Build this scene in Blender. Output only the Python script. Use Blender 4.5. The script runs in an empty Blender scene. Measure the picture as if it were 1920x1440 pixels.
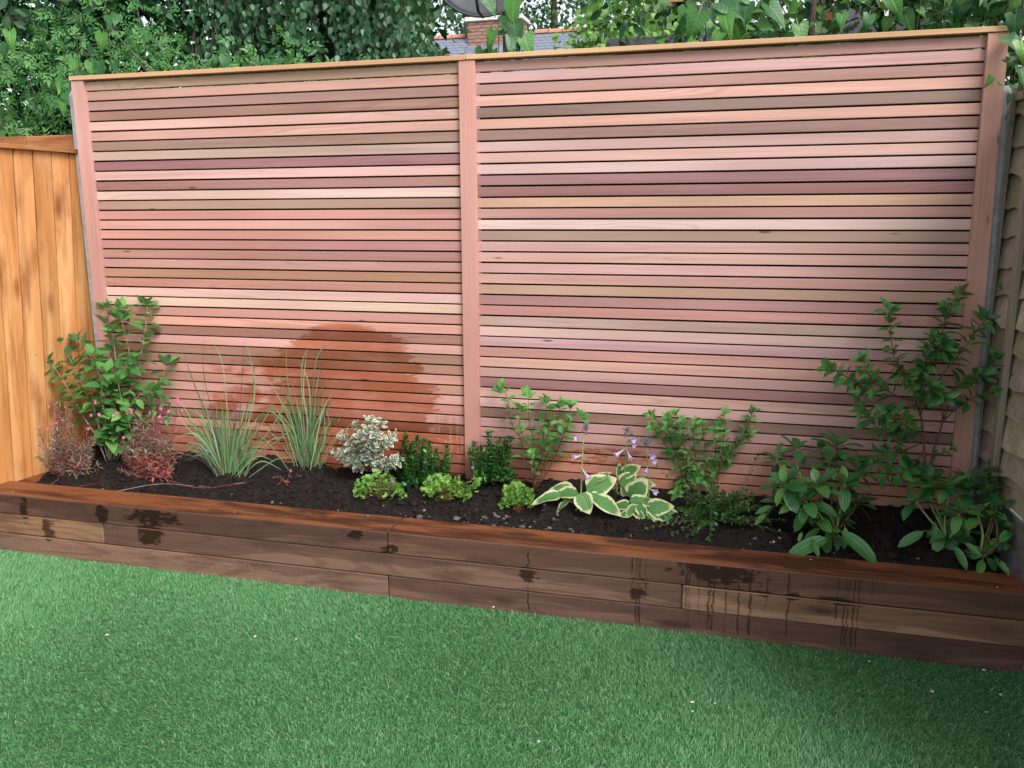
import bpy, math, random
import numpy as np
from mathutils import Matrix, Vector, Quaternion

# ------------------------------------------------------------------ camera, sky, sun
SC = bpy.context.scene
COL = SC.collection
CAM = np.array([1.1539, -3.5064, 1.5138])
FPX, PITCH, YAW, ROLL = 1588.1, 0.2030, -0.2620, -0.0052


def cam_axes():
    p, y, r = PITCH, YAW, ROLL
    fw = np.array([math.sin(y) * math.cos(p), math.cos(y) * math.cos(p), -math.sin(p)])
    rt = np.array([math.cos(y), -math.sin(y), 0.0])
    up = np.cross(rt, fw)
    return rt * math.cos(r) + up * math.sin(r), -rt * math.sin(r) + up * math.cos(r), fw


RT, UP, FW = cam_axes()
cd = bpy.data.cameras.new('camera')
cd.sensor_width = 36.0
cd.lens = FPX / 1920 * 36.0
cd.clip_start = 0.02
cd.clip_end = 500
cam = bpy.data.objects.new('camera', cd)
COL.objects.link(cam)
cam.matrix_world = Matrix(((RT[0], UP[0], -FW[0], CAM[0]), (RT[1], UP[1], -FW[1], CAM[1]),
                           (RT[2], UP[2], -FW[2], CAM[2]), (0, 0, 0, 1)))
SC.camera = cam

SUN_DIR = Vector((0.68, -0.62, 0.88)).normalized()      # towards the sun
world = bpy.data.worlds.new('World')
SC.world = world
world.use_nodes = True
wn = world.node_tree
bg = wn.nodes['Background']
sky = wn.nodes.new('ShaderNodeTexSky')
sky.sky_type = 'NISHITA'
sky.sun_disc = False
sky.sun_elevation = math.asin(SUN_DIR.z)
sky.sun_rotation = math.atan2(SUN_DIR.x, SUN_DIR.y)
sky.air_density = 1.0
sky.dust_density = 3.0
hs = wn.nodes.new('ShaderNodeHueSaturation')
hs.inputs['Saturation'].default_value = 0.35          # thin high cloud
wn.links.new(sky.outputs[0], hs.inputs['Color'])
wn.links.new(hs.outputs[0], bg.inputs['Color'])
bg.inputs['Strength'].default_value = 0.15
sd = bpy.data.lights.new('sun', 'SUN')
sd.energy = 1.5
sd.angle = math.radians(28)
sd.color = (1.0, 0.97, 0.93)
sun = bpy.data.objects.new('sun', sd)
COL.objects.link(sun)
sun.rotation_euler = SUN_DIR.to_track_quat('Z', 'Y').to_euler()
SC.view_settings.view_transform = 'Standard'
SC.view_settings.look = 'None'
SC.view_settings.gamma = 1.0
SC.view_settings.exposure = 0.88
SC.view_settings.use_curve_mapping = False
SC.cycles.max_bounces = 8
SC.cycles.transparent_max_bounces = 8
SC.cycles.use_denoising = True


# ------------------------------------------------------------------ helpers
def W(px, py, y=None, z=None, x=None):
    """photograph pixel (1920 wide) to a point on the plane y=, z= or x="""
    d = FW + RT * (px - 960) / FPX - UP * (py - 720) / FPX
    t = (y - CAM[1]) / d[1] if y is not None else ((z - CAM[2]) / d[2] if z is not None else (x - CAM[0]) / d[0])
    return CAM + t * d


def soil_z(y):
    t = min(1.0, max(0.0, (y + 0.40) / 0.40))
    return 0.250 + 0.085 * t


def S(px, py):
    """pixel to a point on the sloping soil of the bed"""
    zz = 0.29
    for _ in range(8):
        p = W(px, py, z=zz)
        zz = 0.5 * zz + 0.5 * soil_z(p[1])
    p = W(px, py, z=zz)
    return p


def lin(r, g, b, k=1.0):
    f = lambda c: (c / 12.92 if c <= 0.04045 else ((c + 0.055) / 1.055) ** 2.4)
    return (f(r / 255) * k, f(g / 255) * k, f(b / 255) * k, 1.0)


def tag(o, label=None, cat=None, group=None, kind=None):
    if label: o['label'] = label
    if cat: o['category'] = cat
    if group: o['group'] = group
    if kind: o['kind'] = kind
    return o


def empty(name, loc, label, cat, group=None):
    o = bpy.data.objects.new(name, None)
    o.empty_display_size = 0.05
    o.location = Vector([float(c) for c in loc])
    COL.objects.link(o)
    return tag(o, label, cat, group)


def link(name, me, parent=None, loc=None, mat=None):
    o = bpy.data.objects.new(name, me)
    COL.objects.link(o)
    if parent is not None: o.parent = parent
    if loc is not None: o.location = Vector([float(c) for c in loc])
    return o


def tri_mesh(name, V, F, mats, uv=None, rnd=None, midx=None, smooth=True):
    me = bpy.data.meshes.new(name)
    V = np.asarray(V, dtype=np.float32); F = np.asarray(F, dtype=np.int32)
    n = F.shape[1]
    me.vertices.add(len(V)); me.vertices.foreach_set('co', V.ravel())
    me.loops.add(F.size); me.loops.foreach_set('vertex_index', F.ravel())
    me.polygons.add(len(F))
    me.polygons.foreach_set('loop_start', np.arange(0, F.size, n, dtype=np.int32))
    if midx is not None: me.polygons.foreach_set('material_index', np.asarray(midx, dtype=np.int32))
    if smooth: me.polygons.foreach_set('use_smooth', np.ones(len(F), dtype=bool))
    if uv is not None:
        l = me.uv_layers.new(name='UVMap')
        l.data.foreach_set('uv', np.asarray(uv, dtype=np.float32)[F.ravel()].ravel())
    if rnd is not None:
        a = me.attributes.new('rnd', 'FLOAT', 'POINT')
        a.data.foreach_set('value', np.asarray(rnd, dtype=np.float32))
    for m in (mats if isinstance(mats, (list, tuple)) else [mats]): me.materials.append(m)
    me.update(calc_edges=True)
    return me


def pmesh(name, V, F, mat, smooth=False):
    me = bpy.data.meshes.new(name)
    me.from_pydata([tuple(float(c) for c in v) for v in V], [], [tuple(f) for f in F])
    if smooth: me.polygons.foreach_set('use_smooth', np.ones(len(F), dtype=bool))
    for m in (mat if isinstance(mat, (list, tuple)) else [mat]): me.materials.append(m)
    me.update()
    return me


def box_vf(sx, sy, sz, bev=0.0, c=(0, 0, 0)):
    """box centred on c, with 45 degree chamfers along the long (x) edges and ends"""
    hx, hy, hz = sx / 2, sy / 2, sz / 2
    if bev <= 0:
        V = [(x, y, z) for x in (-hx, hx) for y in (-hy, hy) for z in (-hz, hz)]
        F = [(0, 1, 3, 2), (4, 6, 7, 5), (0, 4, 5, 1), (2, 3, 7, 6), (0, 2, 6, 4), (1, 5, 7, 3)]
    else:
        b = bev
        ring = [(-hy + b, -hz), (hy - b, -hz), (hy, -hz + b), (hy, hz - b), (hy - b, hz), (-hy + b, hz), (-hy, hz - b), (-hy, -hz + b)]
        ins = [(y * (1 - b / hy), z * (1 - b / hz)) for y, z in ring]
        V = [(-hx, y, z) for y, z in ins] + [(-hx + b, y, z) for y, z in ring] + [(hx - b, y, z) for y, z in ring] + [(hx, y, z) for y, z in ins]
        F = []
        for r in range(3):
            for i in range(8):
                j = (i + 1) % 8
                F.append((r * 8 + i, r * 8 + 8 + i, r * 8 + 8 + j, r * 8 + j))
        F.append(tuple(range(8))); F.append(tuple(range(31, 23, -1)))
    V = [(v[0] + c[0], v[1] + c[1], v[2] + c[2]) for v in V]
    return V, F


def box_mesh(name, sx, sy, sz, mat, bev=0.0, c=(0, 0, 0)):
    V, F = box_vf(sx, sy, sz, bev, c)
    return pmesh(name, V, F, mat)


def cat_rom(P, n=5):
    P = [np.asarray(p, float) for p in P]
    if len(P) < 3: 
        return [P[0] + (P[-1] - P[0]) * t for t in np.linspace(0, 1, n + 1)]
    Q = [2 * P[0] - P[1]] + P + [2 * P[-1] - P[-2]]
    out = []
    for i in range(1, len(Q) - 2):
        for t in np.linspace(0, 1, n, endpoint=False):
            a, b, c, d = Q[i - 1], Q[i], Q[i + 1], Q[i + 2]
            out.append(0.5 * ((2 * b) + (-a + c) * t + (2 * a - 5 * b + 4 * c - d) * t * t + (-a + 3 * b - 3 * c + d) * t ** 3))
    out.append(P[-1])
    return out


def tube_vf(P, r0, r1, sides=6, off=0):
    P = np.asarray(P, float); n = len(P)
    V = []; F = []
    T = np.gradient(P, axis=0)
    ref = np.array([0.31, 0.95, 0.05])
    for i in range(n):
        t = T[i] / (np.linalg.norm(T[i]) + 1e-9)
        a = np.cross(t, ref); a /= (np.linalg.norm(a) + 1e-9)
        b = np.cross(t, a)
        r = r0 + (r1 - r0) * i / (n - 1)
        for k in range(sides):
            th = 2 * math.pi * k / sides
            V.append(P[i] + r * (math.cos(th) * a + math.sin(th) * b))
    for i in range(n - 1):
        for k in range(sides):
            k2 = (k + 1) % sides
            F.append((off + i * sides + k, off + i * sides + k2, off + (i + 1) * sides + k2, off + (i + 1) * sides + k))
    F.append(tuple(off + k for k in range(sides))[::-1])
    F.append(tuple(off + (n - 1) * sides + k for k in range(sides)))
    return V, F


def tube_obj(name, P, r0, r1, mat, parent, sides=6, base=(0, 0, 0)):
    base = np.asarray(base, float)
    V, F = tube_vf([np.asarray(p) - base for p in P], r0, r1, sides)
    return link(name, pmesh(name, V, F, mat, True), parent)


# ------------------------------------------------------------------ node shorthand
def new_mat(name):
    m = bpy.data.materials.new(name)
    m.use_nodes = True
    nt = m.node_tree
    nt.nodes.clear()
    return m, nt


def nd(nt, t, ins=None, **props):
    n = nt.nodes.new(t)
    for k, v in props.items(): setattr(n, k, v)
    for k, v in (ins or {}).items():
        s = n.inputs[k]
        if isinstance(v, bpy.types.NodeSocket): nt.links.new(v, s)
        else: s.default_value = v
    return n


def mth(nt, op, a, b=0.0, c=0.0, clamp=False):
    return nd(nt, 'ShaderNodeMath', {0: a, 1: b, 2: c}, operation=op, use_clamp=clamp).outputs[0]


def mixc(nt, f, a, b, mode='MIX'):
    n = nd(nt, 'ShaderNodeMix', None, data_type='RGBA', blend_type=mode)
    for k, v in ((0, f), (6, a), (7, b)):
        if isinstance(v, bpy.types.NodeSocket): nt.links.new(v, n.inputs[k])
        else: n.inputs[k].default_value = v
    return n.outputs[2]


def sstep(nt, v, lo, hi, a=0.0, b=1.0):
    return nd(nt, 'ShaderNodeMapRange', {0: v, 1: lo, 2: hi, 3: a, 4: b}, interpolation_type='SMOOTHSTEP').outputs[0]


def noise(nt, vec, scale, detail=3.0, rough=0.55, dist=0.0, dim='3D'):
    n = nd(nt, 'ShaderNodeTexNoise', {'Scale': scale, 'Detail': detail, 'Roughness': rough, 'Distortion': dist}, noise_dimensions=dim)
    if vec is not None: nt.links.new(vec, n.inputs['Vector'])
    return n.outputs[0]


def vscale(nt, vec, s, off=None):
    v = nd(nt, 'ShaderNodeVectorMath', {0: vec, 1: s}, operation='MULTIPLY').outputs[0]
    if off is not None: v = nd(nt, 'ShaderNodeVectorMath', {0: v, 1: off}, operation='ADD').outputs[0]
    return v


def bsdf(nt, color, rough=0.6, bump=None, bstr=0.3, bdist=0.002, spec=0.5, coat=None):
    p = nd(nt, 'ShaderNodeBsdfPrincipled', {'Specular IOR Level': spec})
    for k, v in (('Base Color', color), ('Roughness', rough)):
        if isinstance(v, bpy.types.NodeSocket): nt.links.new(v, p.inputs[k])
        else: p.inputs[k].default_value = v
    if coat is not None:
        nt.links.new(coat, p.inputs['Coat Weight']) if isinstance(coat, bpy.types.NodeSocket) else None
        p.inputs['Coat Roughness'].default_value = 0.18
    if bump is not None:
        b = nd(nt, 'ShaderNodeBump', {'Strength': bstr, 'Distance': bdist, 'Height': bump})
        nt.links.new(b.outputs[0], p.inputs['Normal'])
    o = nd(nt, 'ShaderNodeOutputMaterial')
    nt.links.new(p.outputs[0], o.inputs[0])
    return p


# ------------------------------------------------------------------ materials
PITCH_S = 0.0455       # slat spacing
Z_GAP0 = 2.066         # first gap of the slats


def wood_coords(nt, off_k=37.0):
    oi = nd(nt, 'ShaderNodeObjectInfo')
    tc = nd(nt, 'ShaderNodeTexCoord').outputs['Object']
    off = nd(nt, 'ShaderNodeCombineXYZ', {0: mth(nt, 'MULTIPLY', oi.outputs['Random'], off_k), 1: mth(nt, 'MULTIPLY', oi.outputs['Random'], off_k * 1.7), 2: mth(nt, 'MULTIPLY', oi.outputs['Random'], off_k * 0.6)}).outputs[0]
    return oi, tc, nd(nt, 'ShaderNodeVectorMath', {0: tc, 1: off}, operation='ADD').outputs[0]


def cedar_material():
    m, nt = new_mat('cedar')
    oi, tc, v = wood_coords(nt)
    fine = noise(nt, vscale(nt, v, (2.2, 130, 130)), 1.0, 5, 0.6)
    band = noise(nt, vscale(nt, v, (0.55, 22, 22)), 1.0, 3, 0.5, 0.6)
    tone = noise(nt, vscale(nt, v, (0.8, 3, 3)), 1.0, 2, 0.5)
    ring = mth(nt, 'SINE', mth(nt, 'MULTIPLY', noise(nt, vscale(nt, v, (0.9, 14, 14)), 1.0, 1.5, 0.4, 0.8), 70.0))
    ringm = sstep(nt, noise(nt, vscale(nt, v, (0.7, 2, 2), (3.3, 8, 1)), 1.0, 1), 0.52, 0.66)
    col = oi.outputs['Color']
    dk = mixc(nt, 1.0, col, (0.70, 0.64, 0.60, 1), 'MULTIPLY')
    lt = mixc(nt, 1.0, col, (1.12, 1.14, 1.13, 1), 'MULTIPLY')
    c = mixc(nt, sstep(nt, tone, 0.34, 0.68), lt, mixc(nt, 0.42, col, dk))
    c = mixc(nt, mth(nt, 'MULTIPLY', sstep(nt, band, 0.47, 0.75), 0.5), c, dk)
    c = mixc(nt, mth(nt, 'MULTIPLY', sstep(nt, fine, 0.46, 0.78), 0.45), c, dk)
    c = mixc(nt, mth(nt, 'MULTIPLY', mth(nt, 'MULTIPLY', sstep(nt, ring, 0.2, 1.0), ringm), 0.42), c, dk)
    # little knots
    vo = nd(nt, 'ShaderNodeTexVoronoi', {'Vector': vscale(nt, v, (2.3, 12, 12)), 'Scale': 1.0})
    kn = sstep(nt, vo.outputs['Distance'], 0.075, 0.03)
    c = mixc(nt, mth(nt, 'MULTIPLY', kn, 0.8), c, (0.07, 0.03, 0.02, 1))
    # water splashed over the lower slats: a shape of its own, ragged at each slat
    geo = nd(nt, 'ShaderNodeNewGeometry').outputs['Position']
    sx = nd(nt, 'ShaderNodeSeparateXYZ', {0: geo})
    X, Z = sx.outputs[0], sx.outputs[2]
    idx = mth(nt, 'FLOOR', mth(nt, 'DIVIDE', mth(nt, 'SUBTRACT', Z_GAP0 + 1.0, Z), PITCH_S))
    jit = nd(nt, 'ShaderNodeTexWhiteNoise', {'W': idx}, noise_dimensions='1D').outputs[0]
    jit2 = nd(nt, 'ShaderNodeTexWhiteNoise', {'W': mth(nt, 'ADD', idx, 50.5)}, noise_dimensions='1D').outputs[0]
    rag = noise(nt, vscale(nt, geo, (16, 16, 50)), 1.0, 5, 0.7)
    rag2 = noise(nt, vscale(nt, geo, (5, 5, 9)), 1.0, 3, 0.6)
    Xj = mth(nt, 'ADD', X, mth(nt, 'ADD', mth(nt, 'MULTIPLY', mth(nt, 'SUBTRACT', jit, 0.5), 0.13), mth(nt, 'MULTIPLY', mth(nt, 'SUBTRACT', rag, 0.5), 0.30)))

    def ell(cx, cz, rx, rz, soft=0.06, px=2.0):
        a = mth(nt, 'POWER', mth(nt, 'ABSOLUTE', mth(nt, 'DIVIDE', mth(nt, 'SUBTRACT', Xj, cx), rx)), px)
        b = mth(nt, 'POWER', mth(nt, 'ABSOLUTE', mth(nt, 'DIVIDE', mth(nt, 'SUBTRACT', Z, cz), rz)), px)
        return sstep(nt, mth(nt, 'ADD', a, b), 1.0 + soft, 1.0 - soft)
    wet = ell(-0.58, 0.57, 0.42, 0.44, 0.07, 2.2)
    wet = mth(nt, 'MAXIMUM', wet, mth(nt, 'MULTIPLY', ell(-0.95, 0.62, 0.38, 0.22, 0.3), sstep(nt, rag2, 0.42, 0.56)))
    dr = mth(nt, 'MULTIPLY', sstep(nt, mth(nt, 'ABSOLUTE', mth(nt, 'ADD', X, 0.075)), 0.09, 0.05), sstep(nt, Z, 0.66, 0.50))
    dr = mth(nt, 'MULTIPLY', dr, sstep(nt, noise(nt, vscale(nt, geo, (60, 60, 5)), 1.0, 3), 0.42, 0.56))
    wet = mth(nt, 'MAXIMUM', wet, dr)
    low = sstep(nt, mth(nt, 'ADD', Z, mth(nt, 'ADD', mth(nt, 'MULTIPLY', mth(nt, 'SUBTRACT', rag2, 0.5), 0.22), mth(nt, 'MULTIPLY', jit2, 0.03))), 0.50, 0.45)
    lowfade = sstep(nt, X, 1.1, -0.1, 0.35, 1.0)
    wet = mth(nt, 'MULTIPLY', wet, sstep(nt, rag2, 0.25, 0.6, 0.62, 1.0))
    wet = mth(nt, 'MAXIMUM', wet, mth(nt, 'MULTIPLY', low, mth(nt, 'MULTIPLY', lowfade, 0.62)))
    rs = mth(nt, 'MULTIPLY', ell(0.62, 0.46, 0.22, 0.045, 0.3), sstep(nt, rag, 0.42, 0.55))
    wet = mth(nt, 'MAXIMUM', wet, rs)
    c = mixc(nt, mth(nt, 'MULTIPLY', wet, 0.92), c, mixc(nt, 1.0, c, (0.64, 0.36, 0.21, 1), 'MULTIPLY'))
    rough = mth(nt, 'SUBTRACT', 0.62, mth(nt, 'MULTIPLY', wet, 0.22))
    bsdf(nt, c, rough, mth(nt, 'ADD', fine, mth(nt, 'MULTIPLY', band, 0.6)), 0.22, 0.0012, 0.35, mth(nt, 'MULTIPLY', wet, 0.25))
    return m


def plank_material(name, base, dark, light, grain=(2.0, 60, 60), rough=0.7, knots=True, use_obj=True, green=None):
    m, nt = new_mat(name)
    oi, tc, v = wood_coords(nt)
    fine = noise(nt, vscale(nt, v, (grain[0], grain[1], grain[2])), 1.0, 6, 0.62)
    band = noise(nt, vscale(nt, v, (grain[0] * 0.35, grain[1] * 0.22, grain[2] * 0.22)), 1.0, 3, 0.5, 0.9)
    blot = noise(nt, vscale(nt, v, (2.5, 7, 7)), 1.0, 4, 0.6)
    c = mixc(nt, sstep(nt, band, 0.35, 0.7), base, light)
    c = mixc(nt, mth(nt, 'MULTIPLY', sstep(nt, blot, 0.48, 0.72), 0.75), c, dark)
    c = mixc(nt, mth(nt, 'MULTIPLY', sstep(nt, fine, 0.45, 0.72), 0.62), c, dark)
    if knots:
        vo = nd(nt, 'ShaderNodeTexVoronoi', {'Vector': vscale(nt, v, (3.0, 9, 9)), 'Scale': 1.0, 'Randomness': 1.0})
        kn = sstep(nt, vo.outputs['Distance'], 0.26, 0.04)
        c = mixc(nt, mth(nt, 'MULTIPLY', kn, 0.75), c, (dark[0] * 0.55, dark[1] * 0.45, dark[2] * 0.4, 1))
    if green is not None:
        g = noise(nt, vscale(nt, v, (5, 5, 5)), 1.0, 4, 0.6)
        c = mixc(nt, mth(nt, 'MULTIPLY', sstep(nt, g, 0.42, 0.68), 0.7), c, green)
    if use_obj:
        c = mixc(nt, 1.0, c, oi.outputs['Color'], 'MULTIPLY')
    bsdf(nt, c, rough, mth(nt, 'ADD', fine, blot), 0.35, 0.002, 0.3)
    return m


def sleeper_material():
    m, nt = new_mat('sleeper_wood')
    oi, tc, v = wood_coords(nt, 19.0)
    geo = nd(nt, 'ShaderNodeNewGeometry')
    pos = geo.outputs['Position']
    sp = nd(nt, 'ShaderNodeSeparateXYZ', {0: pos}); X, Z = sp.outputs[0], sp.outputs[2]
    nz = nd(nt, 'ShaderNodeSeparateXYZ', {0: geo.outputs['Normal']}).outputs[2]
    fine = noise(nt, vscale(nt, v, (3.0, 110, 110)), 1.0, 6, 0.65)
    saw = noise(nt, vscale(nt, v, (140, 4, 9)), 1.0, 3, 0.6)
    band = noise(nt, vscale(nt, v, (0.9, 15, 15)), 1.0, 3, 0.5, 1.4)
    blot = noise(nt, vscale(nt, v, (3.2, 12, 12)), 1.0, 4, 0.6)
    ring = mth(nt, 'SINE', mth(nt, 'MULTIPLY', noise(nt, vscale(nt, v, (1.1, 9, 9)), 1.0, 1.5, 0.4, 0.6), 46.0))
    col = oi.outputs['Color']
    dk = mixc(nt, 1.0, col, (0.48, 0.40, 0.36, 1), 'MULTIPLY')
    lt = mixc(nt, 1.0, col, (1.35, 1.3, 1.2, 1), 'MULTIPLY')
    c = mixc(nt, sstep(nt, band, 0.36, 0.62), lt, col)
    zl = nd(nt, 'ShaderNodeSeparateXYZ', {0: tc}).outputs[2]
    sapn = noise(nt, vscale(nt, v, (1.4, 0.2, 0.2)), 1.0, 2, 0.5)
    sap = sstep(nt, mth(nt, 'ADD', zl, mth(nt, 'ADD', mth(nt, 'MULTIPLY', mth(nt, 'SUBTRACT', sapn, 0.5), 0.26), mth(nt, 'MULTIPLY', mth(nt, 'SUBTRACT', oi.outputs['Random'], 0.5), 0.05))), -0.006, 0.004)
    c = mixc(nt, mth(nt, 'MULTIPLY', sap, 0.55), mixc(nt, 0.35, c, lt), dk)
    c = mixc(nt, mth(nt, 'MULTIPLY', sstep(nt, ring, 0.3, 1.0), 0.35), c, dk)
    c = mixc(nt, mth(nt, 'MULTIPLY', sstep(nt, blot, 0.50, 0.70), 0.75), c, dk)
    c = mixc(nt, mth(nt, 'MULTIPLY', sstep(nt, fine, 0.45, 0.75), 0.5), c, dk)
    c = mixc(nt, mth(nt, 'MULTIPLY', sstep(nt, saw, 0.55, 0.8), 0.25), c, lt)
    vo = nd(nt, 'ShaderNodeTexVoronoi', {'Vector': vscale(nt, v, (1.9, 6, 6)), 'Scale': 1.0})
    kn = sstep(nt, vo.outputs['Distance'], 0.16, 0.04)
    c = mixc(nt, mth(nt, 'MULTIPLY', kn, 0.75), c, (0.035, 0.02, 0.013, 1))
    # chips of pale mud splashed on the lowest course
    mud = mth(nt, 'MULTIPLY', sstep(nt, noise(nt, pos, 190.0, 2), 0.66, 0.72), sstep(nt, Z, 0.11, 0.05))
    mud = mth(nt, 'MULTIPLY', mud, sstep(nt, X, 0.0, -0.7))
    c = mixc(nt, mth(nt, 'MULTIPLY', mud, 0.7), c, (0.42, 0.33, 0.26, 1))
    # water stains: splashes and runs on the front
    rag = noise(nt, vscale(nt, pos, (9, 9, 130)), 1.0, 5, 0.7)
    rg = mth(nt, 'MULTIPLY', mth(nt, 'SUBTRACT', mth(nt, 'ADD', rag, noise(nt, vscale(nt, pos, (26, 26, 40)), 1.0, 3)), 1.0), 5.5)
    wob = mth(nt, 'MULTIPLY', mth(nt, 'SUBTRACT', noise(nt, vscale(nt, pos, (12, 12, 34)), 1.0, 3), 0.5), 0.022)
    wet = None
    for cx, cz, rx, rz in ((-1.24, 0.222, 0.115, 0.034), (-1.27, 0.145, 0.055, 0.050), (-1.505, 0.215, 0.028, 0.045), (-1.92, 0.21, 0.02, 0.06),
                           (-0.293, 0.235, 0.035, 0.018), (0.425, 0.142, 0.034, 0.026), (0.845, 0.168, 0.040, 0.010), (0.852, 0.115, 0.030, 0.026),
                           (1.13, 0.232, 0.13, 0.035), (1.545, 0.168, 0.07, 0.012), (1.385, 0.175, 0.022, 0.016), (1.28, 0.165, 0.03, 0.012), (-0.14, 0.19, 0.03, 0.016), (-1.8, 0.12, 0.03, 0.05)):
        a = mth(nt, 'POWER', mth(nt, 'DIVIDE', mth(nt, 'SUBTRACT', X, cx), rx), 2.0)
        b = mth(nt, 'POWER', mth(nt, 'DIVIDE', mth(nt, 'SUBTRACT', Z, cz), rz), 2.0)
        e = sstep(nt, mth(nt, 'ADD', mth(nt, 'ADD', a, b), rg), 1.5, 0.7)
        wet = e if wet is None else mth(nt, 'MAXIMUM', wet, e)
    xw = mth(nt, 'ADD', X, wob)
    dripa = sstep(nt, noise(nt, vscale(nt, pos, (40, 40, 14)), 1.0, 2), 0.3, 0.6, 0.25, 0.9)
    for x0, hw, zt, zb in ((-1.285, 0.006, 0.26, 0.10), (-1.255, 0.005, 0.26, 0.13), (0.425, 0.0035, 0.245, 0.0), (0.838, 0.004, 0.262, 0.0), (0.850, 0.004, 0.262, 0.0), (0.872, 0.003, 0.262, 0.1), (0.82, 0.003, 0.262, 0.13),
                           (1.02, 0.004, 0.262, 0.0), (1.03, 0.003, 0.262, 0.0), (1.065, 0.003, 0.26, 0.06), (1.10, 0.005, 0.26, 0.0), (1.115, 0.004, 0.26, 0.0), (1.16, 0.003, 0.26, 0.0), (1.205, 0.004, 0.26, 0.0),
                           (1.245, 0.005, 0.26, 0.0), (1.30, 0.003, 0.26, 0.11), (1.375, 0.0035, 0.26, 0.0), (1.535, 0.003, 0.26, 0.1), (1.56, 0.0035, 0.26, 0.0), (1.572, 0.003, 0.26, 0.0), (1.59, 0.0035, 0.26, 0.0), (1.605, 0.003, 0.26, 0.0), (1.645, 0.002, 0.26, 0.2)):
        e = mth(nt, 'MULTIPLY', sstep(nt, mth(nt, 'ABSOLUTE', mth(nt, 'SUBTRACT', xw, x0)), hw * 1.3, hw * 0.5),
                mth(nt, 'MULTIPLY', mth(nt, 'LESS_THAN', Z, zt), mth(nt, 'GREATER_THAN', Z, zb)))
        wet = mth(nt, 'MAXIMUM', wet, mth(nt, 'MULTIPLY', e, dripa))
    wet = mth(nt, 'MULTIPLY', wet, mth(nt, 'LESS_THAN', nz, 0.5))
    c = mixc(nt, mth(nt, 'MULTIPLY', wet, 0.88), c, mixc(nt, 1.0, c, (0.16, 0.11, 0.10, 1), 'MULTIPLY'))
    # the soaked tops
    top = mth(nt, 'GREATER_THAN', nz, 0.85)
    tb = noise(nt, vscale(nt, pos, (2.3, 13, 13)), 1.0, 4, 0.6, 0.6)
    tg = noise(nt, vscale(nt, pos, (5, 130, 130)), 1.0, 5, 0.6)
    tc_ = mixc(nt, sstep(nt, tb, 0.40, 0.62), (0.205, 0.072, 0.028, 1), (0.058, 0.020, 0.011, 1))
    tc_ = mixc(nt, mth(nt, 'MULTIPLY', sstep(nt, tg, 0.45, 0.75), 0.5), tc_, (0.05, 0.018, 0.01, 1))
    c = mixc(nt, top, c, tc_)
    rough = mth(nt, 'SUBTRACT', 0.72, mth(nt, 'ADD', mth(nt, 'MULTIPLY', wet, 0.30), mth(nt, 'MULTIPLY', top, 0.22)))
    bsdf(nt, c, rough, mth(nt, 'ADD', mth(nt, 'ADD', fine, saw), mth(nt, 'MULTIPLY', blot, 0.7)), 0.4, 0.002, 0.3)
    return m


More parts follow.
